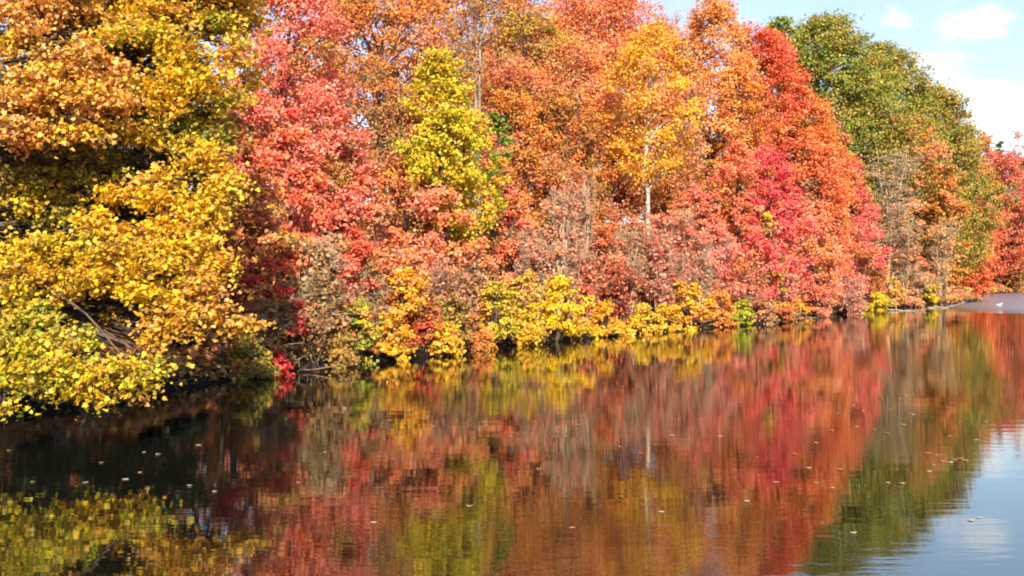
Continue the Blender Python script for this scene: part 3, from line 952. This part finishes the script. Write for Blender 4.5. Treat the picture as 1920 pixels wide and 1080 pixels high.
T('maple_tree', 418, 0.9, 452, 30, 'small crimson maple glowing beside the lowest yellow boughs', ['crimson', 'red'], group=GM, cb=.55, cover=.8, gap=.2)
T('maple_tree', 512, 0.6, 478, 36, 'thin scarlet sapling holding flat sprays over dark brush', ['red', 'crimson'], group=GM, cb=.6, cover=.5, gap=.4)
T('maple_tree', 668, 2.0, 405, 34, 'upright scarlet maple sapling behind the bare brown brush', ['red', 'pinkred', 'redorange'], group=GM, cb=.2, cover=1.0, profile='column')
T('maple_tree', 826, 4.6, 90, 62, 'tall lime yellow maple standing out from the rust trees', ['limeyellow', 'lime', 'limeyellow'], group=GM, cb=.30, cover=1.5, profile='oval', gap=.0, seed=5, stray=0.0)
T('maple_tree', 868, 4.2, 195, 58, 'lower lime and gold maple joined to the foot of the tall lime one', ['limeyellow', 'gold', 'lime'], group=GM, cb=.3, cover=1.2, stray=0.0)
T('conifer_tree', 931, 4.8, 196, 22, 'small bright green conifer between the lime tree and the brown oak', ['conifer', 'green'], group=GM, cb=.45, cover=1.2, profile='oval')
T('maple_tree', 925, 6, 280, 30, 'small wine red tree under the green conifer', ['rustred', 'pinkred'], group=GM, cb=.4, cover=1.0)
T('oak_tree', 985, 8, 262, 46, 'olive and amber oak right of the little conifer', ['olive', 'amber', 'rust'], group=GM, cb=.2, cover=1.0)
T('oak_tree', 740, 8, 268, 66, 'olive brown oak between the rose maple and the lime tree', ['olivebrown', 'rust', 'maroon', 'gold'], group=GM, cb=.1, cover=1.0)
T('maple_tree', 765, 4.5, 330, 60, 'coral maple thicket below the lime tree', ['salmon', 'coral', 'rustred'], group=GM, cb=.08, cover=1.15)
T('maple_tree', 830, 3.6, 345, 56, 'pale salmon maple with pink and orange leaves under the lime tree', ['salmon', 'coral', 'orange', 'peach'], group=GM, cb=.08, cover=1.15)
T('maple_tree', 715, 3.0, 375, 46, 'orange salmon maple right of the scarlet sapling', ['coral', 'salmon', 'amber'], group=GM, cb=.08, cover=1.1)
T('maple_tree', 890, 3.2, 400, 40, 'rusty salmon tree behind the brown shore brush', ['rustred', 'salmon', 'gold'], group=GM, cb=.08, cover=1.0)
T('maple_tree', 962, 4.5, 352, 48, 'coral red maple beyond the yellow green shore shrubs', ['coral', 'pinkred', 'orange'], group=GM, cb=.1, cover=1.1)
T('maple_tree', 1018, 4.0, 395, 34, 'small amber tree beside the coral red maple', ['amber', 'gold', 'coral'], group=GM, cb=.1, cover=.9, gap=.1)
T('oak_tree', 1040, 8, 300, 80, 'dull mauve brown oak screened by bare saplings', ['mauve', 'brown', 'rustred'], group=GM, cb=.05, cover=.9)
T('oak_tree', 1150, 9, 392, 74, 'faded rose brown oak at the foot of the pale birch', ['mauve', 'rustred', 'olivebrown'], group=GM, cb=.05, cover=.9)
T('maple_tree', 1130, 3.5, 415, 38, 'coral orange maple among grey stems below the birch', ['coral', 'orange', 'rustred'], group=GM, cb=.1, cover=.8, gap=.15)
T('maple_tree', 1248, 4.5, 392, 40, 'dusky red maple right of the birch stem', ['rustred', 'mauve', 'coral'], group=GM, cb=.05, cover=.95)
T('oak_tree', 1250, 12, 265, 50, 'amber brown oak right of the birch trunk', ['amber', 'rust', 'brown'], group=GM, cb=.15, cover=.9, gap=.12)
T('maple_tree', 1292, 6, 345, 40, 'rosy orange maple beside the small pink column', ['coral', 'pinkred', 'rustred'], group=GM, cb=.05, cover=.9)
T('maple_tree', 1332, 6.5, 300, 24, 'small columnar pink red maple', ['pinkred', 'coral'], group=GM, cb=.15, cover=1.1, profile='column')
T('maple_tree', 1378, 8, 262, 44, 'coral maple left of the hot pink one', ['coral', 'redorange', 'salmon'], group=GM, cb=.08, cover=1.1)
T('maple_tree', 1348, 3.5, 420, 56, 'rose coloured maple thicket behind the golden shore shrubs', ['pinkred', 'coral', 'mauve'], group=GM, cb=.05, cover=.95)
T('maple_tree', 1440, 5.5, 272, 46, 'vivid hot pink maple', ['hotpink', 'hotpink', 'pinkred'], group=GM, cb=.3, cover=1.3, stray=.06)
T('maple_tree', 1470, 4.0, 345, 46, 'pink red maple below the vivid hot pink crown', ['pinkred', 'hotpink', 'coral'], group=GM, cb=.08, cover=1.25)
T('maple_tree', 1415, 3.0, 430, 40, 'crimson pink maple near the shore under the hot pink tree', ['hotpink', 'pinkred', 'red'], group=GM, cb=.12, cover=1.0)
T('maple_tree', 1440, 2.2, 392, 22, 'little olive yellow tree in front of the pink maples', ['limeyellow', 'olive', 'peachyellow'], group=GM, cb=.35, cover=.9)
T('maple_tree', 1535, 5.5, 262, 52, 'orange coral maple between the two pink ones', ['coral', 'orange', 'redorange'], group=GM, cb=.06, cover=1.2)
T('maple_tree', 1520, 2.5, 400, 48, 'soft orange maple thicket close to the shore', ['coral', 'orange', 'salmon'], group=GM, cb=.05, cover=1.15)
T('maple_tree', 1590, 0.5, 292, 44, 'pink red maple at the right end of the colourful row', ['pinkred', 'coral', 'hotpink'], group=GM, cb=.06, cover=1.3)
T('maple_tree', 1622, 0.5, 385, 40, 'rounded rose pink maple standing last before the bare brush', ['hotpink', 'pinkred', 'pinkred'], group=GM, cb=.08, cover=1.3)
T('maple_tree', 1728, 3.5, 480, 20, 'slim coral sapling between the tan thickets', ['coral', 'redorange'], group=GF, cb=.05, cover=.9, profile='column')

for (px, dD, top, hw, lab) in [(-130, 7, 330, 120, 'broad added evergreen darkening the shade left of the yellow maple'),
                               (10, 6, 380, 90, 'added evergreen blackening the hollow behind the lowest lime boughs'),
                               (130, 5, 400, 80, 'added evergreen darkening the hollow between the yellow and lime boughs'),
                               (240, 4, 430, 75, 'added shade evergreen behind the drooping yellow bough tip'),
                               (335, 2.5, 500, 60, 'low added evergreen darkening the end of the shaded bank'),
                               (90, 2, 560, 70, 'squat added evergreen that blackens the reflection in the water'),
                               (-60, 12, 40, 110, 'tall added shade evergreen behind the peach maple'),
                               (110, 11, 20, 100, 'tall added evergreen darkening the gap under the thick bare limb'),
                               (245, 10, 60, 90, 'tall added shade evergreen between the yellow crown and the maroon maple'),
                               (360, 9, 90, 80, 'slim added shade evergreen behind the right edge of the yellow crown'),
                               (300, 15, 10, 120, 'tallest added shade evergreen farther back behind the yellow crown'),
                               (150, 17, -20, 130, 'broad added shade evergreen farther back behind the thick bare limb')]:
    T('conifer_tree', px, dD, top, hw, lab, ['shadegreen'], group='added evergreens darkening the shade under the leaning maples', cb=.0, cover=1.5, profile='dome', leaf=.16)  # added trees, near-black foliage standing in for shade in gaps and reflections
for (px, dD, top, hw, pal, lab) in [(610, 34, -60, 120, ['rust', 'brown', 'amber'], 'farther rust oak seen in the gaps between the red maple and the broad oak'),
                                    (800, 36, -90, 130, ['rust', 'olivebrown', 'rust'], 'farther brown oak behind the pale forked branches'),
                                    (1010, 38, -60, 120, ['rustred', 'rust', 'coral'], 'farther russet oak above the olive oak top'),
                                    (1150, 36, -30, 80, ['coral', 'rust'], 'farther salmon oak behind the golden birch'),
                                    (1240, 26, 22, 60, ['rust', 'mauve', 'coral'], 'farther rose brown oak under the purplish leafless tree'),
                                    (1300, 28, 30, 60, ['coral', 'mauve', 'amber'], 'farther tawny oak behind the slim peach maple')]:
    T('oak_tree', px, dD, top, hw, lab, pal, group=GB, cb=.15, cover=.8, profile='dome', leaf=.24)

# bare brush and saplings
for (px, dD, top, hw, mat, lab, kw) in [
    (600, 1.2, 430, 62, TWIG_TAN, 'big leafless tan brush overhanging the water right of the scarlet sprays', dict(ntw=3600, pal=['olivebrown', 'tan'], nleaf=1530, nst=9, upright=.35, horiz=.35)),
    (505, 0.2, 545, 56, TWIG_TAN, 'low grey tangle of branches at the waterline under the scarlet sapling', dict(ntw=2000, nst=8, upright=.15, horiz=.3, pal=['olive', 'maroon'], nleaf=850)),
    (575, 0.3, 590, 50, TWIG_DARK, 'dark leafless shrub at the waterline below the tan brush', dict(ntw=2200, nst=8, upright=.3, pal=['brown', 'olivebrown'], nleaf=1020)),
    (645, 1.0, 520, 40, TWIG_MAUVE, 'mauve leafless brush behind the green shore shrub', dict(ntw=2200, nst=7, upright=.7, pal=['mauve', 'rustred'], nleaf=850)),
    (870, 1.0, 500, 42, TWIG_MAUVE, 'mauve brown brush left of the yellow green shrubs', dict(ntw=2400, nst=7, upright=.7, pal=['olivebrown', 'mauve'], nleaf=1190)),
    (760, 2.0, 455, 44, TWIG_MAUVE, 'mauve twigs rising behind the yellow orange shrub', dict(ntw=2200, nst=7, upright=.9, pal=['salmon', 'amber'], nleaf=1190)),
    (1045, 2.6, 318, 44, TWIG_TAN, 'tall bare sapling clump with upright stems left of the birch', dict(ntw=2000, nst=9, upright=1.6, trunk_r=.06, pal=['mauve', 'coral'], nleaf=500)),
    (1098, 2.8, 300, 40, TWIG_TAN, 'tall pale stemmed sapling clump just left of the birch trunk', dict(ntw=1800, nst=8, upright=1.6, trunk_r=.065, pal=['mauve', 'rustred'], nleaf=400)),
    (1012, 3.2, 420, 34, TWIG_TAN, 'bare tan saplings behind the bright yellow shrub', dict(ntw=2200, nst=6, upright=1.3, pal=['mauve'], nleaf=510)),
    (1180, 2.6, 412, 44, TWIG_TAN, 'leafless tan saplings at the foot of the birch', dict(ntw=3400, nst=7, upright=1.3, trunk_r=.05, pal=['rustred'], nleaf=510)),
    (1236, 2.2, 385, 38, TWIG_MAUVE, 'mauve leafless saplings right of the birch foot', dict(ntw=3200, nst=7, upright=1.1, pal=['mauve', 'pinkred'], nleaf=850)),
    (1285, 2.4, 375, 44, TWIG_MAUVE, 'rosy twigs and stems below the pink column', dict(ntw=3000, nst=7, upright=1.1, pal=['pinkred', 'coral'], nleaf=1020)),
    (1345, 3.0, 445, 42, TWIG_PINK, 'pinkish bare brush behind the golden shrub', dict(ntw=2800, nst=7, upright=.8, pal=['pinkred'], nleaf=850)),
    (1100, 1.6, 460, 36, TWIG_MAUVE, 'low mauve brush right behind the bright yellow shrub', dict(ntw=2400, nst=7, upright=.7, pal=['rustred', 'coral'], nleaf=1190)),
    (1160, 1.0, 505, 40, TWIG_DARK, 'dark reddish brush between two yellow shore shrubs', dict(ntw=2200, nst=7, upright=.6, pal=['maroon', 'rustred'], nleaf=1870)),
    (1400, 1.4, 505, 42, TWIG_MAUVE, 'mauve twig thicket by the small lime shrub', dict(ntw=2400, nst=7, upright=.6, pal=['rustred', 'salmon'], nleaf=1190)),
    (1470, 0.8, 515, 42, TWIG_PINK, 'rose brown twig thicket below the pink maples', dict(ntw=2400, nst=7, upright=.6, pal=['salmon', 'pinkred'], nleaf=1530)),
    (1545, 1.2, 500, 40, TWIG_MAUVE, 'salmon twig thicket left of the dark brush heap', dict(ntw=2400, nst=7, upright=.6, pal=['salmon', 'coral'], nleaf=1530)),
    (1600, -9, 520, 30, TWIG_PINK, 'pale pink twigs leaning over the dark brush heap', dict(ntw=1600, nst=6, upright=.6, pal=['salmon'], nleaf=510)),
    (1070, 2.0, 385, 34, TWIG_MAUVE, 'reddish grey saplings between the two tall clumps', dict(ntw=2200, nst=8, upright=1.2, pal=['mauve'], nleaf=250)),
    (1310, 1.8, 430, 36, TWIG_TAN, 'tan grey brush over the rose thicket', dict(ntw=2400, nst=8, upright=.9, pal=['mauve'], nleaf=250)),
    (1260, 1.5, 460, 40, TWIG_MAUVE, 'fine reddish brush above the small golden shrub', dict(ntw=2400, nst=8, upright=.8, pal=['rustred'], nleaf=300)),
    (985, 2.2, 430, 34, TWIG_MAUVE, 'thin brown saplings in front of the coral red maple', dict(ntw=2000, nst=7, upright=1.2, pal=['mauve'], nleaf=250)),
    (700, 1.6, 470, 40, TWIG_TAN, 'tan brush between the scarlet sapling and the yellow orange bush', dict(ntw=2400, nst=8, upright=.6, pal=['olivebrown'], nleaf=300)),
    (820, 1.4, 475, 40, TWIG_MAUVE, 'brown twigs above the low yellow mound', dict(ntw=2200, nst=8, upright=.7, pal=['rustred', 'mauve'], nleaf=300)),
    (560, .8, 500, 44, TWIG_TAN, 'grey tan branches reaching left under the salmon boughs', dict(ntw=2200, nst=8, upright=.25, horiz=.3, pal=['olive'], nleaf=200)),
    (1735, 1, 510, 40, TWIG_TAN, 'low tan brush on the point', dict(ntw=1800, nst=6, upright=.5, pal=['tan', 'peach'], nleaf=680)),
]:
    Bsh('bare_shrub', px, dD, top, hw, lab, mat, group=GT, **kw)

# leafy shrubs at the water
for (px, dD, top, hw, pal, lab, kw) in [
    (446, .2, 640, 22, ['olive', 'rust', 'olivebrown'], 'dull olive brown shrub beside the black shade under the maple', {}),
    (472, .1, 625, 30, ['olive', 'green'], 'dark olive shrub right of the yellow bough tip', {}),
    (520, -.2, 662, 13, ['red', 'crimson'], 'small scarlet shrub touching the water', dict(cover=.9)),
    (545, .6, 560, 24, ['red', 'pinkred'], 'scarlet spray low over the grey tangle', dict(cover=.5, gap=.45, cb=.55)),
    (672, .2, 565, 30, ['lime', 'green', 'olive'], 'fresh green and lime shrub at the shore', {}),
    (640, .0, 630, 26, ['olivebrown', 'olive'], 'little olive shrub left of the green and lime one', {}),
    (740, .1, 585, 34, ['gold', 'amber', 'yellow'], 'yellow shrub with amber tips at the waterline', {}),
    (765, 1.6, 500, 40, ['gold', 'orange', 'yellow'], 'yellow orange bush above the waterline shrub', {}),
    (800, .6, 560, 26, ['red', 'olive', 'maroon'], 'small shrub with dull red leaves between yellow ones', {}),
    (832, -.1, 612, 32, ['yellow', 'gold'], 'low mound of yellow leaves over the dark bank', {}),
    (850, 1.0, 545, 30, ['green', 'olive', 'brown'], 'dark green shrub behind the low yellow mound', {}),
    (885, .1, 590, 26, ['rust', 'brown', 'amber'], 'rusty brown shrub left of the yellow green pair', {}),
    (930, .3, 528, 36, ['limeyellow', 'olive', 'lime'], 'yellow green shrub, first of the tall pair', {}),
    (905, -.2, 625, 22, ['gold', 'amber'], 'tiny amber shrub hanging over the bank', {}),
    (975, .8, 512, 34, ['olive', 'peachyellow', 'limeyellow'], 'olive gold shrub behind the bright yellow one', {}),
    (1042, .3, 522, 54, ['bright', 'yellow', 'bright'], 'biggest and brightest yellow shrub on the shore', dict(cover=1.3)),
    (985, -.1, 585, 26, ['limeyellow', 'gold'], 'low lime yellow shrub at the left foot of the brightest one', {}),
    (1136, .1, 562, 24, ['gold', 'yellow', 'amber'], 'small yellow brown shrub against dark red brush', dict(gap=.1)),
    (1182, -.1, 592, 30, ['yellow', 'gold'], 'low yellow shrub hugging the bank', {}),
    (1215, .2, 560, 26, ['limeyellow', 'peachyellow'], 'pale yellow green shrub next to the low yellow one', {}),
    (1250, -.1, 575, 28, ['gold', 'yellow'], 'small golden shrub between pale green and tall gold', {}),
    (1290, .3, 528, 38, ['gold', 'yellow', 'amber'], 'tall golden shrub before the rose thicket', {}),
    (1348, .2, 545, 32, ['amber', 'gold', 'orange'], 'orange gold shrub right of the tall golden one', {}),
    (1392, .0, 562, 18, ['lime', 'green'], 'little lime green shrub in a dull stretch of bank', {}),
    (1430, .0, 560, 26, ['salmon', 'brown', 'tan'], 'faded salmon shrub by the waterline', {}),
    (1452, 1.5, 500, 24, ['olive', 'limeyellow'], 'olive yellow bush below the pink maples', {}),
    (1490, -.2, 560, 26, ['amber', 'gold', 'olive'], 'low orange yellow shrub near the brush heap', {}),
    (1530, .2, 540, 28, ['coral', 'salmon', 'rustred'], 'coral shrub left of the brush heap', {}),
    (1468, .0, 572, 22, ['rust', 'rustred'], 'russet tuft of shrub at the water', {}),
    (1645, -3, 552, 26, ['bright', 'lime', 'limeyellow'], 'acid yellow shrub beyond the brush heap', {}),
    (1668, 1, 520, 26, ['olive', 'peachyellow'], 'olive shrub under the tan brush', {}),
    (1712, -1, 545, 20, ['coral', 'tan'], 'short coral tan shrub on the point', {}),
    (1746, -1, 530, 14, ['bright', 'lime'], 'tiny acid green shrub on the point', {}),
    (1795, 10, 540, 24, ['tan', 'peach', 'gold'], 'sandy coloured low shrub where the bay opens', {}),
]:
    T('shrub', px, dD - .45, top - 2, hw * 1.2, lab, pal, cat='shrub', group=GS, **{**dict(cb=.0, profile='bush', stems=4, cover=1.3, nb=16, trunk_r=.05), **kw})

#--DETAILS
# ------------------------------------------------------------------ far woods on the hill behind the named trees
def far_woods():
    rng = np.random.default_rng(900)
    # along the shore polyline, 45 to 75 m inland
    base = np.array([(-70, 20), (-55, 60), (-40, 85), (-22, 105), (0, 122), (20, 142), (35, 170), (50, 205), (72, 240), (110, 275), (180, 300), (300, 310)], float)
    k = rng.uniform(0, len(base) - 1.001, 330)
    ki = k.astype(int); fr = (k - ki)[:, None]
    P = base[ki] * (1 - fr) + base[ki + 1] * fr + rng.normal(size=(330, 2)) * 7
    z = terrain(P[:, 0], P[:, 1])
    h = rng.uniform(7, 13, len(P))
    C = np.stack([P[:, 0], P[:, 1], z + h * .5], 1)
    R = np.stack([h * .35, h * .35, h * .5], 1)
    pal = [['rust', 'rustred'], ['olive', 'olivebrown'], ['orange', 'amber'], ['brown', 'rust'], ['coral', 'rustred']]
    v, f, c, _, _ = clump_cloud(rng, C, R, rng.integers(0, 5, len(P)), pal, 22, 22, 1.1, .5, 'diamond', np.array([0, 0, 0.]), flat=.7, shell=.6)
    o = link_mesh('far_woods', v, f, LEAF, None, c)
    tag(o, kind='stuff', label='brown and rust woods on the hill behind the named trees')


far_woods()


def undergrowth():
    """leafy ground cover on the slope just behind the bank"""
    rng = np.random.default_rng(901)
    n = 60000
    seg = SH[4:20]
    k = rng.uniform(0, len(seg) - 1.001, n); ki = k.astype(int); fr = (k - ki)[:, None]
    P = seg[ki] * (1 - fr) + seg[ki + 1] * fr
    d = unit(seg[ki + 1] - seg[ki]); nrm = np.stack([-d[:, 1], d[:, 0]], 1)
    off = rng.uniform(0, 1, n) ** 1.2 * 30 + .25
    P = P + nrm * off[:, None]
    z = terrain(P[:, 0], P[:, 1])
    ok = z > .32
    P, z = P[ok], z[ok]
    hgt = rng.uniform(0, 1, len(P)) ** 1.5 * np.clip(.15 + off[ok] * .12, 0, .8)
    Q = np.stack([P[:, 0], P[:, 1], z + .04 + hgt], 1)
    patch = (np.sin(P[:, 0] * .7) + np.sin(P[:, 1] * .5 + 2) + rng.normal(size=len(P)) * .6)
    cols = np.where(patch[:, None] > .6, palette_pick(rng, ['gold', 'olive'], len(P)), np.where(patch[:, None] > -.4, palette_pick(rng, ['rust', 'rustred', 'coral'], len(P)), palette_pick(rng, ['brown', 'olivebrown'], len(P))))
    v, f = leaves(rng, Q, rng.uniform(.12, .26, len(Q)) * (1 + Q[:, 1] / 90), np.array([0, -.3, .5]), 'diamond')
    o = link_mesh('undergrowth', v, f, LEAF, None, cols * .9)
    tag(o, kind='stuff', label='low leafy undergrowth on the bank under the trees')


undergrowth()


def bank_edge():
    """fallen leaves, roots and dead grass hanging over the lip of the bank"""
    rng = np.random.default_rng(906)
    seg = SH[3:20]
    n = 13000
    k = rng.uniform(0, len(seg) - 1.001, n); ki = k.astype(int); fr = (k - ki)[:, None]
    P = seg[ki] * (1 - fr) + seg[ki + 1] * fr
    d = unit(seg[ki + 1] - seg[ki]); nrm = np.stack([-d[:, 1], d[:, 0]], 1)
    P = P + nrm * rng.uniform(-.5, 1.4, n)[:, None]
    z = terrain(P[:, 0], P[:, 1])
    ok = z > .02
    P, z = P[ok], z[ok]
    clump = .5 + .5 * np.sin(P[:, 0] * 1.9 + 1) * np.cos(P[:, 1] * 1.3)
    keep = rng.uniform(size=len(P)) < .35 + .65 * clump
    P, z = P[keep], z[keep]
    Q = np.stack([P[:, 0], P[:, 1], z + .02 + rng.uniform(0, 1, len(P)) ** 2 * .22], 1)
    h = len(Q) // 2
    v, f = leaves(rng, Q[:h], rng.uniform(.07, .15, h) * (1 + Q[:h, 1] / 80), np.array([0, -.3, .5]), 'diamond')
    o = link_mesh('leaf_litter', v, f, LEAF, None, palette_pick(rng, ['brown', 'rust', 'tan', 'olivebrown', 'gold'], h) * .7)
    tag(o, kind='stuff', label='fallen leaves along the lip of the bank')
    A = Q[h:] - np.array([0, 0, .06])
    B = A + unit(rng.normal(size=A.shape) * np.array([1, 1, .6]) + np.array([0, 0, .55])) * rng.uniform(.15, .5, len(A))[:, None]
    v, f = sticks(A, B, .010, .003, 0)
    o = link_mesh('dead_grass', v, f, TWIG_TAN, None)
    tag(o, kind='stuff', label='dead grass and root ends on the bank')


bank_edge()


# the dark heap of dead branches at the water's edge
def brush_heap():
    rng = np.random.default_rng(902)
    D = shoreD(1572) - 1.0
    c = PW(1574, 584, D); c[2] = 0
    root = empty('brush_heap', c)
    tag(root, 'dark heap of dead branches half in the water below the pink trees', 'brush pile')
    n = 520
    a = rng.uniform(0, 2 * np.pi, n); r = rng.uniform(0, 1, n) ** .6
    A = np.stack([np.cos(a) * r * 1.5, np.sin(a) * r * 1.0, np.zeros(n)], 1)
    A[:, 2] = (1 - r) ** .8 * .62 + .02
    d = unit(rng.normal(size=(n, 3)) * np.array([1, .7, .22]))
    L_ = rng.uniform(.4, 1.2, n)[:, None]
    v, f = sticks(A - d * L_ * .5, A + d * L_ * .5, .032, .014, 0, 5)
    v[:, 2] = np.maximum(v[:, 2], -.05)
    link_mesh('branches', v, f, TWIG_DARK, root)
    # mud core
    nu, nv = 26, 9
    th = np.arange(nu) / nu * 2 * np.pi
    V = []
    for k in range(nv):
        q = k / (nv - 1)
        rr = math.cos(q * math.pi / 2)
        V.append(np.stack([np.cos(th) * rr * 1.5 * (1 + .12 * np.sin(3 * th + k)), np.sin(th) * rr * (1 + .1 * np.cos(4 * th)), np.full(nu, -.1 + .62 * math.sin(q * math.pi / 2)) + .04 * np.sin(5 * th + k)], 1))
    V = np.concatenate(V)
    i = (np.arange(nv - 1)[:, None] * nu + np.arange(nu)[None]).ravel(); j = (np.arange(nv - 1)[:, None] * nu + (np.arange(nu)[None] + 1) % nu).ravel()
    link_mesh('mud_core', V, np.stack([i, j, j + nu, i + nu], 1), plain('wet_mud', (.02, .014, .01), .9), root, smooth=True)
    # a pale bare pole sticking out to the right
    a_, b_ = tube([(.9, -.1, .15), (1.4, -.15, .35), (1.9, -.1, .62), (1.6, -.1, .95)], [.05, .045, .035, .02], 7, 0)
    link_mesh('pale_branch', a_, b_, BARK_GREY, root, smooth=True)


brush_heap()


def fallen_branches():
    spec = [(455, 712, 28, 1.2, .03, -.1, 'dark fallen branch in the shallows beside the scarlet shrub'),
            (600, 700, 30.5, 1.8, .03, .1, 'long dark branch trailing in the water under the tan brush'),
            (1290, 616, 57.5, 2.2, .06, .1, 'dark drowned log along the golden shrubs'),
            (1700, 583, 88, 3.0, .07, .05, 'pale driftwood pole off the point'),
            (1775, 577, 97, 3.4, .09, .12, 'bleached driftwood at the tip of the point'),
            (1510, 604, 66, 2.2, .06, .08, 'thin branch lying in the water left of the brush heap')]
    rng = np.random.default_rng(903)
    for (px, py, D, L_, r, tilt, lab) in spec:
        c = PW(px, py, D)
        root = empty('fallen_branch', (c[0], D, 0.02))
        tag(root, lab, 'branch', 'dead branches lying in the shallows')
        n = 9
        t = np.linspace(-.5, .5, n)
        pts = np.stack([t * L_, np.cumsum(rng.normal(size=n)) * .05, .02 + np.cumsum(rng.normal(size=n)) * .03 + np.clip(t, 0, 1) * tilt * L_ * 2], 1)
        a, b = tube(pts, np.linspace(r, r * .35, n), 7, 0)
        A = pts[rng.integers(2, n, 9)]; d = unit(rng.normal(size=(9, 3)) + np.array([.8, 0, .7]))
        a2, b2 = sticks(A, A + d * rng.uniform(.25, .7, 9)[:, None], r * .35, r * .12, len(a), 4)
        link_mesh('stem', np.concatenate([a, a2]), np.concatenate([b, b2]), BARK_GREY if 'grey' in lab or 'pale' in lab or 'bleached' in lab else TWIG_DARK, root)


fallen_branches()


# the white bird on the ruffled water
def bird():
    c = PW(1874, 572, 103)
    root = empty('water_bird', (c[0], 103, 0))
    tag(root, 'small white bird floating on the blue ruffled water of the far bay', 'bird')
    # rings along the body axis x: (x, z centre, half width, half height)
    rings = [(-.34, .16, .008, .008), (-.28, .15, .05, .03), (-.18, .12, .10, .075), (-.05, .10, .13, .10), (.08, .11, .125, .105), (.17, .14, .09, .09), (.215, .20, .055, .06),
             (.235, .27, .040, .045), (.25, .325, .046, .046), (.285, .34, .040, .038), (.315, .335, .014, .014)]
    ns = 14
    th = np.arange(ns) / ns * 2 * np.pi
    V = np.concatenate([np.stack([np.full(ns, x), np.cos(th) * w, zc + np.sin(th) * h], 1) for (x, zc, w, h) in rings]) * .95
    n = len(rings)
    i = (np.arange(n - 1)[:, None] * ns + np.arange(ns)[None]).ravel(); j = (np.arange(n - 1)[:, None] * ns + (np.arange(ns)[None] + 1) % ns).ravel()
    link_mesh('body', V, np.stack([i, j, j + ns, i + ns], 1), plain('white_feathers', (.85, .85, .83), .6), root, smooth=True)
    a, b = sticks([(.29, 0, .32)], [(.35, 0, .305)], .018, .004, 0, 6)
    link_mesh('bill', a, b, plain('bill_yellow', (.7, .35, .05), .5), root)


bird()


# leaves floating on the pond
def floating_leaves():
    rng = np.random.default_rng(905)
    pts = [(372, 835), (262, 886), (190, 868), (356, 911), (236, 899), (160, 905), (270, 848), (62, 904), (296, 852), (610, 848), (730, 788), (478, 760), (500, 756), (18, 845), (402, 922),
           (1650, 742), (1685, 748), (1700, 742), (1668, 768), (1712, 778), (1694, 797), (1640, 806), (1606, 800), (1558, 808), (1618, 770), (1570, 775), (1740, 850), (1757, 854), (1790, 862), (1800, 860),
           (1782, 868), (1768, 866), (1810, 864), (1750, 872), (1830, 825), (1742, 884), (1780, 818), (1664, 812), (1654, 748), (1596, 733), (1530, 830), (1420, 858), (1490, 852), (1260, 817), (1082, 797),
           (1162, 838), (1200, 850), (1072, 990), (1350, 818), (1690, 907), (1665, 906), (1600, 760), (1560, 915), (1530, 906), (1820, 976), (1835, 971), (1848, 792), (960, 812), (812, 800), (680, 742),
           (1030, 690), (905, 720), (1120, 705), (1010, 880), (560, 905), (1400, 940), (1240, 960), (700, 980), (880, 950), (1600, 1000), (1480, 700), (1380, 730), (1575, 880), (1515, 878), (1455, 905)]
    rng2 = np.random.default_rng(3)
    mats = []
    for nm, c in (('fallen_leaf_tan', (.42, .25, .12)), ('fallen_leaf_pale', (.55, .42, .27)), ('fallen_leaf_red', (.62, .14, .05))):
        mats.append(plain(nm, c, .45, .5))
    where = {0: 'on the dark water near the maple boughs', 1: 'on the reflection of the pink trees', 2: 'on the reflection of the green oaks', 3: 'on the reflection of the rust trees'}
    tone = ['tan leaf floating flat', 'pale curled leaf floating', 'red leaf floating']
    for k, (px, py) in enumerate(pts):
        D = CH * F / (py - HY)
        c = PW(px, py, D)
        size = rng.uniform(.045, .085)
        ang = rng.uniform(0, 6.28)
        ca, sa = math.cos(ang), math.sin(ang)
        curl = rng.uniform(.3, 1.1)
        nV = len(MAPLE)
        V = np.zeros((nV * 2 + 2, 3))
        for q, (x, y) in enumerate(MAPLE):
            zz = size * curl * (.5 * x * x + .35 * y * y) + .006
            V[q] = (size * (x * ca - y * sa), size * (x * sa + y * ca), zz)
        V[nV] = (0, 0, .006)
        V[nV + 1:2 * nV + 2] = V[:nV + 1] - np.array([0, 0, .003])
        f1 = np.array([(nV, q, (q + 1) % nV) for q in range(nV)])
        f2 = f1[:, ::-1] + nV + 1
        side = np.array([(q, q + nV + 1, (q + 1) % nV + nV + 1, (q + 1) % nV) for q in range(nV)])
        mi = 1 if rng2.uniform() < .55 else (0 if rng2.uniform() < .7 else 2)
        w = 0 if px < 450 else (1 if 1250 <= px < 1620 else (2 if px >= 1620 else 3))
        o = link_mesh('floating_leaf', V, [np.concatenate([f1, f2]), side], mats[mi])
        o.location = (c[0], D, 0)
        tag(o, f'{tone[mi]} {where[w]}', 'leaf', f'{tone[mi].split()[0]} leaves floating {where[w]}')


floating_leaves()
